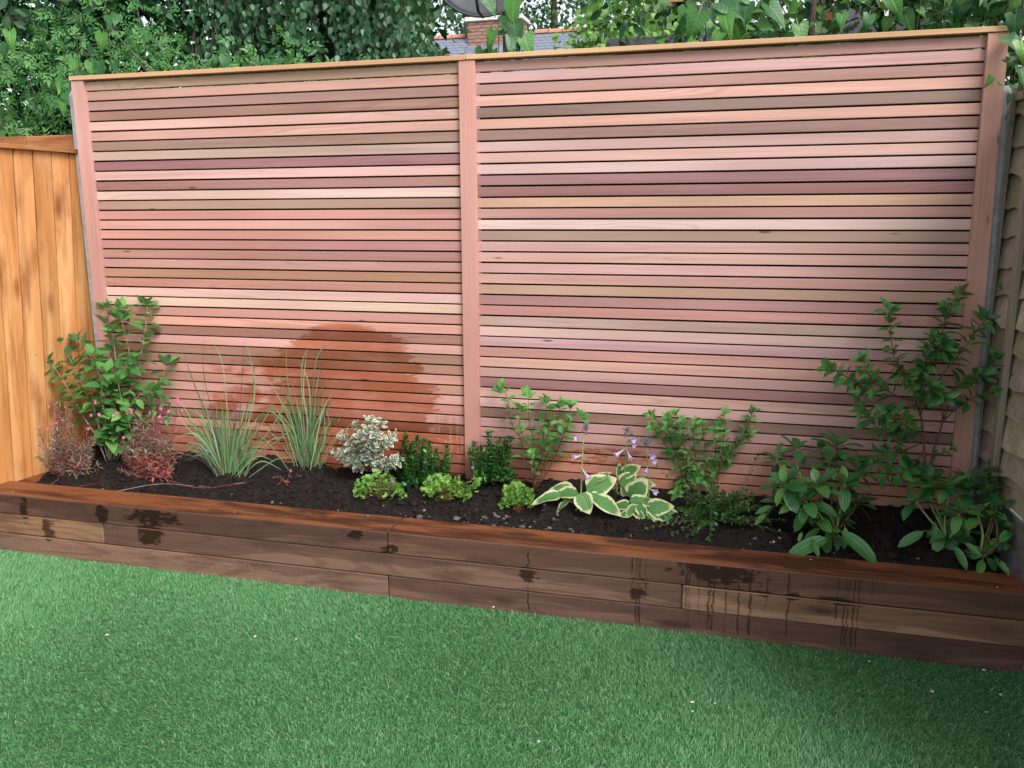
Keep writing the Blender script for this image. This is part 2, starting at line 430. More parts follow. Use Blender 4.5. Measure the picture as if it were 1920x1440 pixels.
def leaf_material(name, c0, c1, back=None, rough=0.42, trans=0.25, veins=0, margin=None, spec=0.4, c2=None, tipc=None):
    """c0..c1 spread from leaf to leaf; UV u runs across the blade, v along it"""
    m, nt = new_mat(name)
    oi = nd(nt, 'ShaderNodeObjectInfo')
    at = nd(nt, 'ShaderNodeAttribute', attribute_name='rnd')
    r = mth(nt, 'FRACT', mth(nt, 'ADD', oi.outputs['Random'], at.outputs['Fac']))
    uvn = nd(nt, 'ShaderNodeUVMap', uv_map='UVMap').outputs[0]
    su = nd(nt, 'ShaderNodeSeparateXYZ', {0: uvn})
    u, v = su.outputs[0], su.outputs[1]
    au = mth(nt, 'ABSOLUTE', mth(nt, 'SUBTRACT', mth(nt, 'MULTIPLY', u, 2.0), 1.0))
    c = mixc(nt, r, c0, c1)
    if c2 is not None:
        r2 = mth(nt, 'FRACT', mth(nt, 'MULTIPLY', r, 7.31))
        c = mixc(nt, sstep(nt, r2, 0.55, 0.95), c, c2)
    if tipc is not None:
        c = mixc(nt, mth(nt, 'MULTIPLY', sstep(nt, v, 0.3, 1.0), 0.7), c, tipc)
    sh = nd(nt, 'ShaderNodeVectorMath', {0: uvn, 1: mth(nt, 'MULTIPLY', r, 40.0)}, operation='ADD').outputs[0]
    if margin is not None:
        mc, w0 = margin
        nn = noise(nt, vscale(nt, sh, (3.0, 7.0, 1)), 1.0, 3, 0.6)
        edge = mth(nt, 'ADD', au, mth(nt, 'MULTIPLY', mth(nt, 'SUBTRACT', nn, 0.5), 0.7))
        edge = mth(nt, 'MAXIMUM', edge, mth(nt, 'MULTIPLY', v, 0.86))
        c = mixc(nt, sstep(nt, edge, w0 - 0.06, w0 + 0.06), c, mc)
    bump = None
    if veins == 1:      # side veins
        w = mth(nt, 'SINE', mth(nt, 'MULTIPLY', mth(nt, 'ADD', v, mth(nt, 'MULTIPLY', au, -0.35)), 46.0))
        mid = sstep(nt, au, 0.10, 0.02)
        bump = mth(nt, 'SUBTRACT', mth(nt, 'MULTIPLY', w, 0.15), mid)
        c = mixc(nt, mth(nt, 'MULTIPLY', mid, 0.45), c, mixc(nt, 1.0, c, (1.9, 1.7, 1.6, 1), 'MULTIPLY'))
    elif veins == 2:    # three deep parallel veins
        w = mth(nt, 'MAXIMUM', sstep(nt, au, 0.10, 0.01), sstep(nt, mth(nt, 'ABSOLUTE', mth(nt, 'SUBTRACT', au, 0.5)), 0.11, 0.01))
        bump = mth(nt, 'MULTIPLY', w, -1.0)
        c = mixc(nt, mth(nt, 'MULTIPLY', w, 0.45), c, mixc(nt, 1.0, c, (0.55, 0.6, 0.55, 1), 'MULTIPLY'))
    elif veins == 3:    # hosta ribs
        w = mth(nt, 'SINE', mth(nt, 'MULTIPLY', au, 26.0))
        bump = w
    mot = noise(nt, vscale(nt, sh, (4, 4, 1)), 1.0, 3, 0.6)
    c = mixc(nt, mth(nt, 'MULTIPLY', sstep(nt, mot, 0.4, 0.7), 0.3), c, mixc(nt, 1.0, c, (0.6, 0.68, 0.6, 1), 'MULTIPLY'))
    if back is not None:
        c = mixc(nt, nd(nt, 'ShaderNodeNewGeometry').outputs['Backfacing'], c, back)
    p = nd(nt, 'ShaderNodeBsdfPrincipled', {'Base Color': c, 'Roughness': rough, 'Specular IOR Level': spec})
    if bump is not None:
        b = nd(nt, 'ShaderNodeBump', {'Strength': 0.5, 'Distance': 0.002, 'Height': bump})
        nt.links.new(b.outputs[0], p.inputs['Normal'])
    tr = nd(nt, 'ShaderNodeBsdfTranslucent', {'Color': mixc(nt, 1.0, c, (1.25, 1.35, 0.7, 1), 'MULTIPLY')})
    mx = nd(nt, 'ShaderNodeMixShader', {0: trans, 1: p.outputs[0], 2: tr.outputs[0]})
    o = nd(nt, 'ShaderNodeOutputMaterial')
    nt.links.new(mx.outputs[0], o.inputs[0])
    return m


def plain_material(name, c0, c1, scale=20.0, rough=0.7, bstr=0.3, metal=0.0, spec=0.4, det=4):
    m, nt = new_mat(name)
    tc = nd(nt, 'ShaderNodeTexCoord').outputs['Object']
    n = noise(nt, tc, scale, det, 0.6)
    oi = nd(nt, 'ShaderNodeObjectInfo')
    c = mixc(nt, sstep(nt, n, 0.3, 0.7), c0, c1)
    c = mixc(nt, mth(nt, 'MULTIPLY', oi.outputs['Random'], 0.25), c, mixc(nt, 1.0, c, (0.6, 0.62, 0.65, 1), 'MULTIPLY'))
    p = bsdf(nt, c, rough, n, bstr, 0.004, spec)
    p.inputs['Metallic'].default_value = metal
    return m


M = {}
M['cedar'] = cedar_material()
M['sleeper'] = sleeper_material()
M['orange'] = plank_material('treated_softwood', (0.56, 0.240, 0.078, 1), (0.27, 0.085, 0.024, 1), (0.68, 0.375, 0.16, 1), (2.2, 34, 34))
M['old_larch'] = plank_material('weathered_lap_board', (0.36, 0.285, 0.215, 1), (0.18, 0.135, 0.110, 1), (0.44, 0.37, 0.28, 1), (2.5, 45, 45), 0.8, False, True, (0.30, 0.285, 0.16, 1))
M['backing'] = plank_material('dark_backing_board', (0.030, 0.018, 0.014, 1), (0.012, 0.007, 0.005, 1), (0.04, 0.025, 0.018, 1), (2.5, 45, 45), 0.9, False, False)
M['concrete'] = plain_material('concrete', (0.30, 0.305, 0.325, 1), (0.44, 0.45, 0.475, 1), 26, 0.85, 0.5)


def soil_material():
    m, nt = new_mat('wet_soil')
    tc = nd(nt, 'ShaderNodeTexCoord').outputs['Object']
    a = noise(nt, tc, 60, 6, 0.7); b = noise(nt, tc, 9, 4, 0.6)
    c = mixc(nt, sstep(nt, a, 0.35, 0.75), (0.006, 0.0042, 0.0036, 1), (0.017, 0.012, 0.010, 1))
    c = mixc(nt, mth(nt, 'MULTIPLY', sstep(nt, b, 0.5, 0.75), 0.5), c, (0.022, 0.016, 0.014, 1))
    bsdf(nt, c, 0.85, a, 0.9, 0.008, 0.25)
    return m


M['old_concrete'] = plain_material('stained_concrete', (0.09, 0.088, 0.085, 1), (0.19, 0.185, 0.18, 1), 18, 0.9, 0.6)
M['soil'] = soil_material()
M['clod'] = plain_material('soil_clod', (0.006, 0.0042, 0.0036, 1), (0.020, 0.014, 0.012, 1), 70, 0.9, 0.7, 0, 0.2)
M['pebble'] = plain_material('pebble', (0.05, 0.045, 0.042, 1), (0.15, 0.135, 0.125, 1), 60, 0.8, 0.4)
M['stone'] = plain_material('pale_stone', (0.38, 0.30, 0.24, 1), (0.6, 0.52, 0.45, 1), 60, 0.8, 0.5)
M['ground'] = plain_material('earth', (0.045, 0.05, 0.03, 1), (0.08, 0.075, 0.05, 1), 2, 0.95, 0.3)


def blade_material():
    m, nt = new_mat('turf_blade')
    at = nd(nt, 'ShaderNodeAttribute', attribute_name='rnd').outputs['Fac']
    ht = nd(nt, 'ShaderNodeAttribute', attribute_name='hgt').outputs['Fac']
    c = mixc(nt, sstep(nt, at, 0.05, 0.9), (0.080, 0.255, 0.085, 1), (0.185, 0.47, 0.185, 1))
    c = mixc(nt, sstep(nt, at, 0.88, 0.90), c, (0.40, 0.60, 0.36, 1))
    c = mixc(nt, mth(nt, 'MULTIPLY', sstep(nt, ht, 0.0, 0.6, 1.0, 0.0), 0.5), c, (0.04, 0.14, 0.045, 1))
    p = nd(nt, 'ShaderNodeBsdfPrincipled', {'Base Color': c, 'Roughness': 0.42, 'Specular IOR Level': 0.45})
    tr = nd(nt, 'ShaderNodeBsdfTranslucent', {'Color': c})
    mx = nd(nt, 'ShaderNodeMixShader', {0: 0.25, 1: p.outputs[0], 2: tr.outputs[0]})
    nt.links.new(mx.outputs[0], nd(nt, 'ShaderNodeOutputMaterial').inputs[0])
    return m


M['blade'] = blade_material()
M['turf_base'] = plain_material('turf_backing', (0.02, 0.075, 0.025, 1), (0.04, 0.12, 0.045, 1), 120, 0.9, 0.4)
# foliage
G = lambda r, g, b: (r, g, b, 1)
M['l_hyd'] = leaf_material('hydrangea_leaf', G(.045, .16, .045), G(.10, .28, .065), G(.13, .27, .12), 0.5, 0.3, 1, None, 0.35, G(.16, .36, .09))
M['l_hyd2'] = leaf_material('light_shrub_leaf', G(.09, .27, .06), G(.17, .40, .085), G(.17, .34, .12), 0.5, 0.3, 1, None, 0.35, G(.06, .20, .05))
M['l_spi'] = leaf_material('spring_shrub_leaf', G(.095, .27, .070), G(.19, .42, .11), G(.19, .36, .15), 0.5, 0.3, 1, None, 0.35, G(.05, .17, .045))
M['l_tin'] = leaf_material('laurustinus_leaf', G(.026, .115, .032), G(.070, .235, .050), G(.11, .21, .08), 0.34, 0.2, 1, None, 0.5, G(.09, .26, .05))
M['l_dav'] = leaf_material('veined_evergreen_leaf', G(.022, .105, .036), G(.062, .225, .048), G(.15, .25, .12), 0.30, 0.2, 2, None, 0.5, G(.11, .29, .055))
M['l_hos'] = leaf_material('hosta_leaf', G(.07, .21, .055), G(.11, .27, .075), None, 0.42, 0.25, 3, ((.66, .66, .38, 1), 0.70), 0.4)
M['l_var'] = leaf_material('variegated_leaf', G(.13, .21, .15), G(.22, .31, .23), G(.34, .37, .33), 0.5, 0.2, 0, ((.70, .69, .58, 1), 0.66), 0.35)
M['l_sar'] = leaf_material('glossy_dark_leaf', G(.012, .065, .020), G(.035, .125, .030), None, 0.28, 0.15, 0, None, 0.55, G(.09, .22, .04))
M['l_ger'] = leaf_material('lime_lobed_leaf', G(.14, .34, .055), G(.26, .48, .09), None, 0.5, 0.3, 0, None, 0.35, G(.09, .24, .05))
M['l_cot'] = leaf_material('tiny_dark_leaf', G(.022, .085, .022), G(.055, .16, .04), None, 0.4, 0.2, 0, None, 0.45, G(.10, .22, .055))
M['l_gau'] = leaf_material('dusky_leaf', G(.11, .15, .075), G(.20, .10, .10), G(.26, .23, .18), 0.55, 0.2, 0, None, 0.3, G(.30, .31, .21))
M['l_red'] = leaf_material('red_leaf', G(.30, .07, .07), G(.46, .17, .13), G(.42, .2, .17), 0.5, 0.3, 0, None, 0.3, G(.22, .035, .07))
M['l_plum'] = leaf_material('plum_bud', G(.16, .03, .075), G(.27, .05, .13), None, 0.5, 0.2, 0, None, 0.3)
M['pink'] = leaf_material('pink_petal', G(.80, .10, .36), G(.85, .28, .52), None, 0.5, 0.35, 0, None, 0.3)
M['lilac'] = leaf_material('lilac_petal', G(.56, .46, .76), G(.68, .60, .84), None, 0.5, 0.35, 0, None, 0.3)
M['lilacbud'] = leaf_material('grey_lilac_bud', G(.13, .13, .17), G(.26, .21, .36), None, 0.55, 0.15, 0, None, 0.3, G(.14, .20, .12))
M['bud_green'] = leaf_material('yellow_green_bud', G(.28, .42, .10), G(.42, .52, .17), None, 0.6, 0.25)
M['l_grass'] = leaf_material('blue_green_grass_blade', G(.16, .30, .14), G(.33, .48, .27), None, 0.5, 0.3, 0, None, 0.3, G(.09, .19, .09))
M['l_straw'] = leaf_material('straw_blade', G(.36, .27, .13), G(.24, .16, .10), None, 0.6, 0.2)
M['l_purple'] = leaf_material('purple_grass_blade', G(.09, .06, .10), G(.16, .10, .15), None, 0.5, 0.2)
M['l_jas'] = leaf_material('jasmine_leaf', G(.045, .165, .050), G(.11, .30, .085), None, 0.5, 0.3, 0, None, 0.35, G(.16, .36, .10))
M['l_dark'] = leaf_material('dark_hedge_leaf', G(.014, .055, .022), G(.035, .105, .035), None, 0.5, 0.2, 0, None, 0.35)
M['l_bir'] = leaf_material('hanging_leaf', G(.030, .115, .050), G(.075, .19, .085), G(.14, .24, .16), 0.38, 0.25, 0, None, 0.5)
M['l_bind'] = leaf_material('bindweed_leaf', G(.024, .100, .030), G(.050, .165, .042), G(.08, .19, .075), 0.40, 0.22, 1, None, 0.4, G(.085, .24, .045))
M['l_ivy'] = leaf_material('ivy_leaf', G(.016, .070, .022), G(.042, .140, .034), G(.07, .15, .055), 0.38, 0.2, 1, None, 0.45, G(.11, .25, .045))
M['l_bush'] = leaf_material('light_bush_leaf', G(.15, .33, .075), G(.28, .46, .12), None, 0.5, 0.35, 0, None, 0.35, G(.09, .22, .06))
M['l_far'] = leaf_material('far_tree_leaf', G(.025, .085, .030), G(.07, .17, .05), None, 0.55, 0.25)
M['stem_brown'] = plain_material('brown_bark', (0.10, 0.055, 0.032, 1), (0.17, 0.10, 0.06, 1), 60, 0.8)
M['stem_red'] = plain_material('red_brown_stem', (0.13, 0.045, 0.028, 1), (0.20, 0.085, 0.05, 1), 60, 0.65)
M['stem_grey'] = plain_material('grey_bark', (0.20, 0.155, 0.115, 1), (0.31, 0.25, 0.19, 1), 60, 0.8)
M['stem_green'] = plain_material('green_stem', (0.17, 0.27, 0.07, 1), (0.26, 0.36, 0.10, 1), 60, 0.55)
M['stem_plum'] = plain_material('plum_stem', (0.20, 0.04, 0.07, 1), (0.32, 0.09, 0.10, 1), 60, 0.6)
M['stem_dark'] = plain_material('dark_twig', (0.045, 0.03, 0.02, 1), (0.09, 0.065, 0.045, 1), 60, 0.85)
M['brick'] = plain_material('brick_face', (0.22, 0.115, 0.085, 1), (0.34, 0.20, 0.15, 1), 6, 0.9)
M['brick_red'] = plain_material('red_brick_face', (0.38, 0.12, 0.075, 1), (0.48, 0.18, 0.11, 1), 6, 0.9)
M['mortar'] = plain_material('mortar', (0.42, 0.39, 0.35, 1), (0.52, 0.49, 0.45, 1), 8, 0.95)
M['slate'] = plain_material('slate', (0.13, 0.15, 0.20, 1), (0.21, 0.235, 0.29, 1), 5, 0.55)
M['ridge'] = plain_material('terracotta', (0.42, 0.16, 0.10, 1), (0.52, 0.24, 0.16, 1), 6, 0.85)
M['render'] = plain_material('white_cement', (0.60, 0.58, 0.54, 1), (0.72, 0.70, 0.66, 1), 6, 0.9)
M['dish'] = plain_material('dark_grey_paint', (0.055, 0.058, 0.066, 1), (0.075, 0.078, 0.088, 1), 5, 0.5, 0.05)
M['felt'] = plain_material('roofing_felt', (0.06, 0.062, 0.075, 1), (0.10, 0.10, 0.115, 1), 30, 0.9)

# ------------------------------------------------------------------ ground and lawn
LAWN_Z = -0.022
link('ground', pmesh('ground', [(-150, -60, -0.06), (150, -60, -0.06), (150, 260, -0.06), (-150, 260, -0.06)], [(0, 1, 2, 3)], M['ground']))['kind'] = 'structure'
lw = link('lawn', pmesh('lawn', [(-2.65, -6.5, LAWN_Z), (2.59, -6.5, LAWN_Z), (2.14, -0.40, LAWN_Z), (-2.16, -0.40, LAWN_Z)], [(0, 1, 2, 3)], M['turf_base']))
lw['kind'] = 'structure'


def make_turf():
    rng = np.random.default_rng(3)
    def pts(x0, x1, y0, y1, dens):
        n = int((x1 - x0) * (y1 - y0) * dens)
        return np.stack([rng.uniform(x0, x1, n), rng.uniform(y0, y1, n)], 1)
    P = np.concatenate([pts(-2.5, 2.25, -2.1, -0.568, 78000), pts(-2.6, 2.3, -4.6, -2.1, 7000)])
    P = P[P[:, 0] > -2.13 + 0.15 * (P[:, 1] + 0.33)]
    P = P[P[:, 0] < 2.095 - 0.075 * P[:, 1]]
    n = len(P)
    x, y = P[:, 0], P[:, 1]
    # the pile lies over in broad drifts
    nap = np.sin(1.9 * x + 0.8 * y + 0.5) + np.sin(1.1 * x - 2.7 * y + 1.7) + 0.6 * np.sin(4.1 * x + 3.3 * y)
    nap2 = np.sin(2.6 * y - 0.7 * x) + 0.7 * np.sin(3.6 * x + 1.9 * y + 2)
    h = rng.uniform(0.011, 0.022, n) * (1 + 0.06 * nap)
    edge = np.clip((-0.568 - y) / 0.05, 0, 1)
    h *= 0.9 + 0.1 * edge
    a = rng.uniform(0, 2 * np.pi, n)
    L = np.abs(rng.normal(0, 0.80, n))
    lx = np.cos(a) * L + 0.14 * nap2
    ly = np.sin(a) * L + 0.30 * nap + 0.12 * np.clip(-x, -1, 1.5)
    wa = rng.uniform(0, 2 * np.pi, n); w = rng.uniform(0.0006, 0.00105, n)
    wx, wy = np.cos(wa) * w, np.sin(wa) * w
    z0 = np.full(n, LAWN_Z)
    V = np.zeros((n, 5, 3), np.float32)
    for k, (t, ww) in enumerate(((0, 1), (0, -1), (0.55, .9), (0.55, -.9), (1.0, 0))):
        V[:, k, 0] = x + lx * h * t * t + wx * ww
        V[:, k, 1] = y + ly * h * t * t + wy * ww
        V[:, k, 2] = z0 + h * t * (1 - 0.18 * t * L)
    V[:, :, 1] = np.minimum(V[:, :, 1], -0.5675)
    F = np.array([(0, 1, 3), (0, 3, 2), (2, 3, 4)])[None] + 5 * np.arange(n)[:, None, None]
    rnd = rng.uniform(0, 1, n)
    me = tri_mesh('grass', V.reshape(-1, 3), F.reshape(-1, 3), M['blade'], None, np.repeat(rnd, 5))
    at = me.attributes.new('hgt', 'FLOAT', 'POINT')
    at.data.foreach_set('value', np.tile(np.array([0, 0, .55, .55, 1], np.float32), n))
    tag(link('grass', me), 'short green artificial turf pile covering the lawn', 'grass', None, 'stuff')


make_turf()

# ------------------------------------------------------------------ raised bed of sleepers
F_Y = -0.566; S_W = 0.175
Z3, Z2, Z1 = 0.2613, 0.1684, 0.0731
bed = empty('sleeper_bed_wall', (0, F_Y, LAWN_Z), 'low raised bed wall of stacked brown timber sleepers along the lawn', 'bed wall')


def sleeper(x0, x1, z0, z1, y0, y1, color, dx=0.0, alongy=False):
    L, H, D = x1 - x0 - 0.003, z1 - z0 - 0.002, y1 - y0
    if alongy:
        me = box_mesh('sleeper', D, L, H, M['sleeper'], 0.004)
        o = link('sleeper', me, bed, ((x0 + x1) / 2, (y0 + y1) / 2 - F_Y, (z0 + z1) / 2 - LAWN_Z))
        o.rotation_euler = (0, 0, math.pi / 2)
    else:
        me = box_mesh('sleeper', L, D, H, M['sleeper'], 0.004)
        o = link('sleeper', me, bed, ((x0 + x1) / 2, (y0 + y1) / 2 - F_Y, (z0 + z1) / 2 - LAWN_Z))
        o.rotation_euler = (0, 0, dx)
    o.color = color
    return o


fy0, fy1 = F_Y, F_Y + S_W
sleeper(-2.55, -0.153, Z2, Z3, fy0, fy1, (0.088, 0.047, 0.036, 1))
sleeper(-0.153, 2.138, Z2, Z3, fy0 + 0.001, fy1, (0.120, 0.066, 0.046, 1))
sleeper(-2.55, -1.507, Z1, Z2, fy0 + 0.003, fy1, (0.200, 0.115, 0.070, 1))
sleeper(-1.507, 1.004, Z1, Z2, fy0 + 0.002, fy1, (0.135, 0.080, 0.060, 1))
sleeper(1.004, 2.138, Z1, Z2, fy0 - 0.001, fy1, (0.220, 0.135, 0.088, 1))
sleeper(-2.55, -0.157, LAWN_Z - 0.004, Z1, fy0 + 0.001, fy1, (0.160, 0.094, 0.070, 1))
sleeper(-0.157, 2.138, LAWN_Z - 0.004, Z1, fy0 + 0.003, fy1, (0.120, 0.066, 0.052, 1))
sleeper(-2.175, -2.03, Z2, Z3 - 0.012, fy1 + 0.002, 0.0, (0.105, 0.060, 0.045, 1), 0, True)

# ------------------------------------------------------------------ soil
def make_soil():
    rng = np.random.default_rng(8)
    nx, ny = 640, 76
    xs = np.linspace(-2.032, 2.110, nx); ys = np.linspace(-0.392, 0.035, ny)
    X, Y = np.meshgrid(xs, ys)
    t = np.clip((Y + 0.40) / 0.40, 0, 1)
    Zb = 0.250 + 0.085 * t
    H = np.zeros_like(X)
    for sc, am in ((0.14, 0.012), (0.06, 0.009), (0.028, 0.006), (0.014, 0.0035)):
        gx = int(4.2 / sc) + 3; gy = int(0.5 / sc) + 3
        g = rng.normal(0, 1, (gy, gx))
        fx = (X + 2.1) / sc; fyy = (Y + 0.45) / sc
        ix = fx.astype(int); iy = fyy.astype(int); ux = fx - ix; uy = fyy - iy
        ux = ux * ux * (3 - 2 * ux); uy = uy * uy * (3 - 2 * uy)
        H += am * ((g[iy, ix] * (1 - ux) + g[iy, ix + 1] * ux) * (1 - uy) + (g[iy + 1, ix] * (1 - ux) + g[iy + 1, ix + 1] * ux) * uy)
    H *= np.clip((Y + 0.392) / 0.05, 0.25, 1)
    Z = Zb + H
    V = np.stack([X, Y, Z], -1).reshape(-1, 3)
    i = np.arange(nx - 1)[None] + nx * np.arange(ny - 1)[:, None]
    F = np.stack([i, i + 1, i + nx + 1, i + nx], -1).reshape(-1, 4)
    me = tri_mesh('soil', V, F, M['soil'])
    link('soil', me)['kind'] = 'structure'
    def height(x, y):
        a = np.clip(((x + 2.032) / (4.142) * (nx - 1)).astype(int), 0, nx - 1); b = np.clip(((y + 0.392) / 0.427 * (ny - 1)).astype(int), 0, ny - 1)
        return Z[b, a]
    return height


soil_h = make_soil()
ICO_V = None


def ico():
    t = (1 + 5 ** 0.5) / 2
    v = np.array([(-1, t, 0), (1, t, 0), (-1, -t, 0), (1, -t, 0), (0, -1, t), (0, 1, t), (0, -1, -t), (0, 1, -t), (t, 0, -1), (t, 0, 1), (-t, 0, -1), (-t, 0, 1)], float)
    v /= np.linalg.norm(v[0])
    f = np.array([(0, 11, 5), (0, 5, 1), (0, 1, 7), (0, 7, 10), (0, 10, 11), (1, 5, 9), (5, 11, 4), (11, 10, 2), (10, 7, 6), (7, 1, 8), (3, 9, 4), (3, 4, 2), (3, 2, 6), (3, 6, 8), (3, 8, 9), (4, 9, 5), (2, 4, 11), (6, 2, 10), (8, 6, 7), (9, 8, 1)])
    return v, f


def lumps(name, P, R, mat, seed, flat=0.7, smooth=False):
    rng = np.random.default_rng(seed)
    v, f = ico(); n = len(P)
    V = v[None] * rng.uniform(0.65, 1.25, (n, 12, 1)) * R[:, None, None]
    V[:, :, 2] *= flat
    V[:, :, 0] *= rng.uniform(0.8, 1.35, (n, 1))
    V = V + P[:, None, :]
    F = f[None] + 12 * np.arange(n)[:, None, None]
    return tri_mesh(name, V.reshape(-1, 3), F.reshape(-1, 3), mat, None, None, None, smooth)


rng0 = np.random.default_rng(5)
n = 13000
px = rng0.uniform(-2.02, 2.095, n); py = rng0.uniform(-0.39, -0.01, n); rr = rng0.gamma(1.6, 0.0022, n) + 0.0014
tag(link('soil_clods', lumps('soil_clods', np.stack([px, py, soil_h(px, py) + rr * 0.15], 1), rr, M['clod'], 1)), 'dark crumbly soil clods covering the planting bed', 'soil', None, 'stuff')
n = 170
px = np.where(rng0.random(n) < 0.6, rng0.normal(0.35, 0.35, n), rng0.uniform(-1.9, 2.05, n)); px = np.clip(px, -2, 2.08)
py = -0.39 + np.abs(rng0.normal(0, 0.06, n)); py = np.clip(py, -0.388, -0.02); rr = rng0.gamma(2.2, 0.0018, n) + 0.0012
tag(link('pebbles', lumps('pebbles', np.stack([px, py, soil_h(px, py) + rr * 0.35], 1), rr, M['pebble'], 2, 0.75, True)), 'small grey pebbles scattered along the front of the soil', 'gravel', None, 'stuff')
for (sx_, sy_, r_, lab) in ((1461, 1015, 0.012, 'pale pinkish stone lying on the soil left of the bushy veined evergreen'), (1450, 1025, 0.007, 'small pale stone at the sleeper edge below the pinkish stone'), (281, 929, 0.007, 'small white stone at the sleeper edge in front of the red leaved plant')):
    p = S(sx_, sy_)
    o = link('stone', lumps('stone', np.array([[0, 0, 0.0]]), np.array([r_]), M['stone'], int(sx_), 0.7), None, (p[0], p[1], float(soil_h(p[0:1], p[1:2])[0]) + r_ * 0.35))
    tag(o, lab, 'stone', 'loose stones on the soil')

# ------------------------------------------------------------------ cedar slatted fence
fence = empty('slatted_fence', (0.03, 0.0, 0.25), 'tall two panel fence of horizontal pink cedar slats', 'fence')
FB = np.array([0.03, 0.0, 0.25])
LCOL = [(200, 170, 145), (215, 168, 152), (180, 142, 132), (172, 132, 118), (240, 195, 185), (228, 178, 165), (165, 135, 120), (215, 187, 174), (165, 118, 122), (235, 190, 185), (175, 130, 120), (245, 212, 202), (180, 147, 132), (215, 155, 145), (225, 170, 162), (225, 165, 150), (195, 140, 135), (200, 150, 138), (215, 165, 160), (192, 145, 118), (205, 148, 133), (240, 196, 188), (235, 202, 182), (205, 148, 138), (235, 172, 155), (175, 127, 114), (240, 182, 172), (165, 122, 102), (170, 127, 107), (225, 162, 150), (205, 150, 130), (220, 165, 155), (215, 152, 138), (222, 167, 158), (165, 117, 100), (215, 150, 130), (195, 130, 108), (215, 150, 130), (205, 138, 118), (195, 130, 110)]
RCOL = [(205, 160, 150), (220, 175, 172), (190, 148, 138), (238, 185, 170), (150, 126, 116), (225, 175, 158), (165, 130, 122), (228, 190, 185), (230, 185, 175), (226, 190, 188), (165, 122, 125), (165, 118, 118), (222, 178, 152), (205, 155, 145), (242, 210, 202), (180, 150, 136), (225, 178, 170), (226, 182, 170), (220, 172, 168), (222, 172, 162), (206, 168, 146), (188, 140, 138), (215, 155, 148), (200, 168, 158), (225, 187, 178), (215, 170, 175), (215, 160, 150), (220, 170, 155), (215, 170, 165), (162, 116, 115), (225, 180, 168), (230, 186, 180), (158, 122, 108), (220, 170, 168), (208, 158, 150), (196, 148, 138), (205, 148, 130), (210, 150, 130), (200, 140, 120), (195, 135, 115)]
K_ALB = 0.73
random.seed(11)
SL_H = 0.0385
for (x0, x1, cols) in ((-1.852, 0.012, LCOL), (0.055, 2.000, RCOL)):
    me = box_mesh('slat', x1 - x0, 0.018, SL_H, M['cedar'], 0.0012)
    for k, c in enumerate(cols):
        zc = Z_GAP0 - k * PITCH_S + 0.5 * PITCH_S
        if k == 0: zc -= 0.001
        o = link('slat', me, fence, ((x0 + x1) / 2 - FB[0], 0.009 + random.uniform(-0.0012, 0.0012), zc - FB[2] + random.uniform(-0.0006, 0.0006)))
        o.rotation_euler = (random.uniform(-0.012, 0.012), random.uniform(-0.0003, 0.0003), 0)
        o.color = lin(*[cc * 0.86 + mm * 0.14 for cc, mm in zip(c, (212, 170, 160))], K_ALB)


def board(name, p0, p1, w, d, mat, parent, base, color, bev=0.0015, roll=0.0):
    """a board whose length runs p0 to p1; w across, d deep (towards y)"""
    p0 = Vector(p0); p1 = Vector(p1)
    L = (p1 - p0).length
    me = box_mesh(name, L, d, w, mat, bev)
    o = link(name, me, parent)
    ax = (p1 - p0).normalized()
    if abs(ax.z) > 0.7: rot = Matrix.Rotation(-math.pi / 2 + math.atan2(ax.x, ax.z), 4, 'Y')
    else: rot = Matrix.Identity(4)
    o.matrix_basis = Matrix.Translation((p0 + p1) / 2 - Vector([float(b) for b in base])) @ rot
    o.color = color
    return o


postc = lin(222, 168, 158, K_ALB)
board('post_cover', (-1.8745, -0.006, 0.25), (-1.8745, -0.006, 2.113), 0.066, 0.028, M['cedar'], fence, FB, lin(222, 170, 162, K_ALB))
board('post_cover', (0.033, -0.006, 0.25), (0.033, -0.006, 2.113), 0.070, 0.028, M['cedar'], fence, FB, lin(214, 158, 146, K_ALB))
board('post_cover', (2.022, -0.006, 0.25), (1.990, -0.006, 2.113), 0.066, 0.028, M['cedar'], fence, FB, lin(216, 165, 148, K_ALB))
board('cap_rail', (-1.912, 0.006, 2.1235), (0.0295, 0.006, 2.1235), 0.019, 0.064, M['cedar'], fence, FB, lin(226, 178, 138, K_ALB))
board('cap_rail', (0.0315, 0.006, 2.1245), (2.027, 0.006, 2.1245), 0.019, 0.064, M['cedar'], fence, FB, lin(224, 182, 138, K_ALB))
for x in (-1.84, -0.94, -0.03, 0.10, 1.0, 1.975):
    board('batten', (x, 0.0335, 0.26), (x, 0.0335, 2.11), 0.04, 0.028, M['backing'], fence, FB, (1, 1, 1, 1))

# the old panels standing right behind the slats
for x0, x1, lab in ((-1.90, 0.03, 'old dark fence panel behind the left half of the cedar slats'), (0.06, 2.01, 'old dark fence panel behind the right half of the cedar slats')):
    op = empty('old_fence_panel', ((x0 + x1) / 2, 0.075, 0.26), lab, 'fence panel')
    me = box_mesh('panel_board', x1 - x0, 0.014, 0.156, M['backing'], 0.002)
    for k in range(12):
        o = link('panel_board', me, op, (0, 0.0 + 0.004 * (k % 2), 0.075 + k * 0.148))
        o.rotation_euler = (0.05, 0, 0)

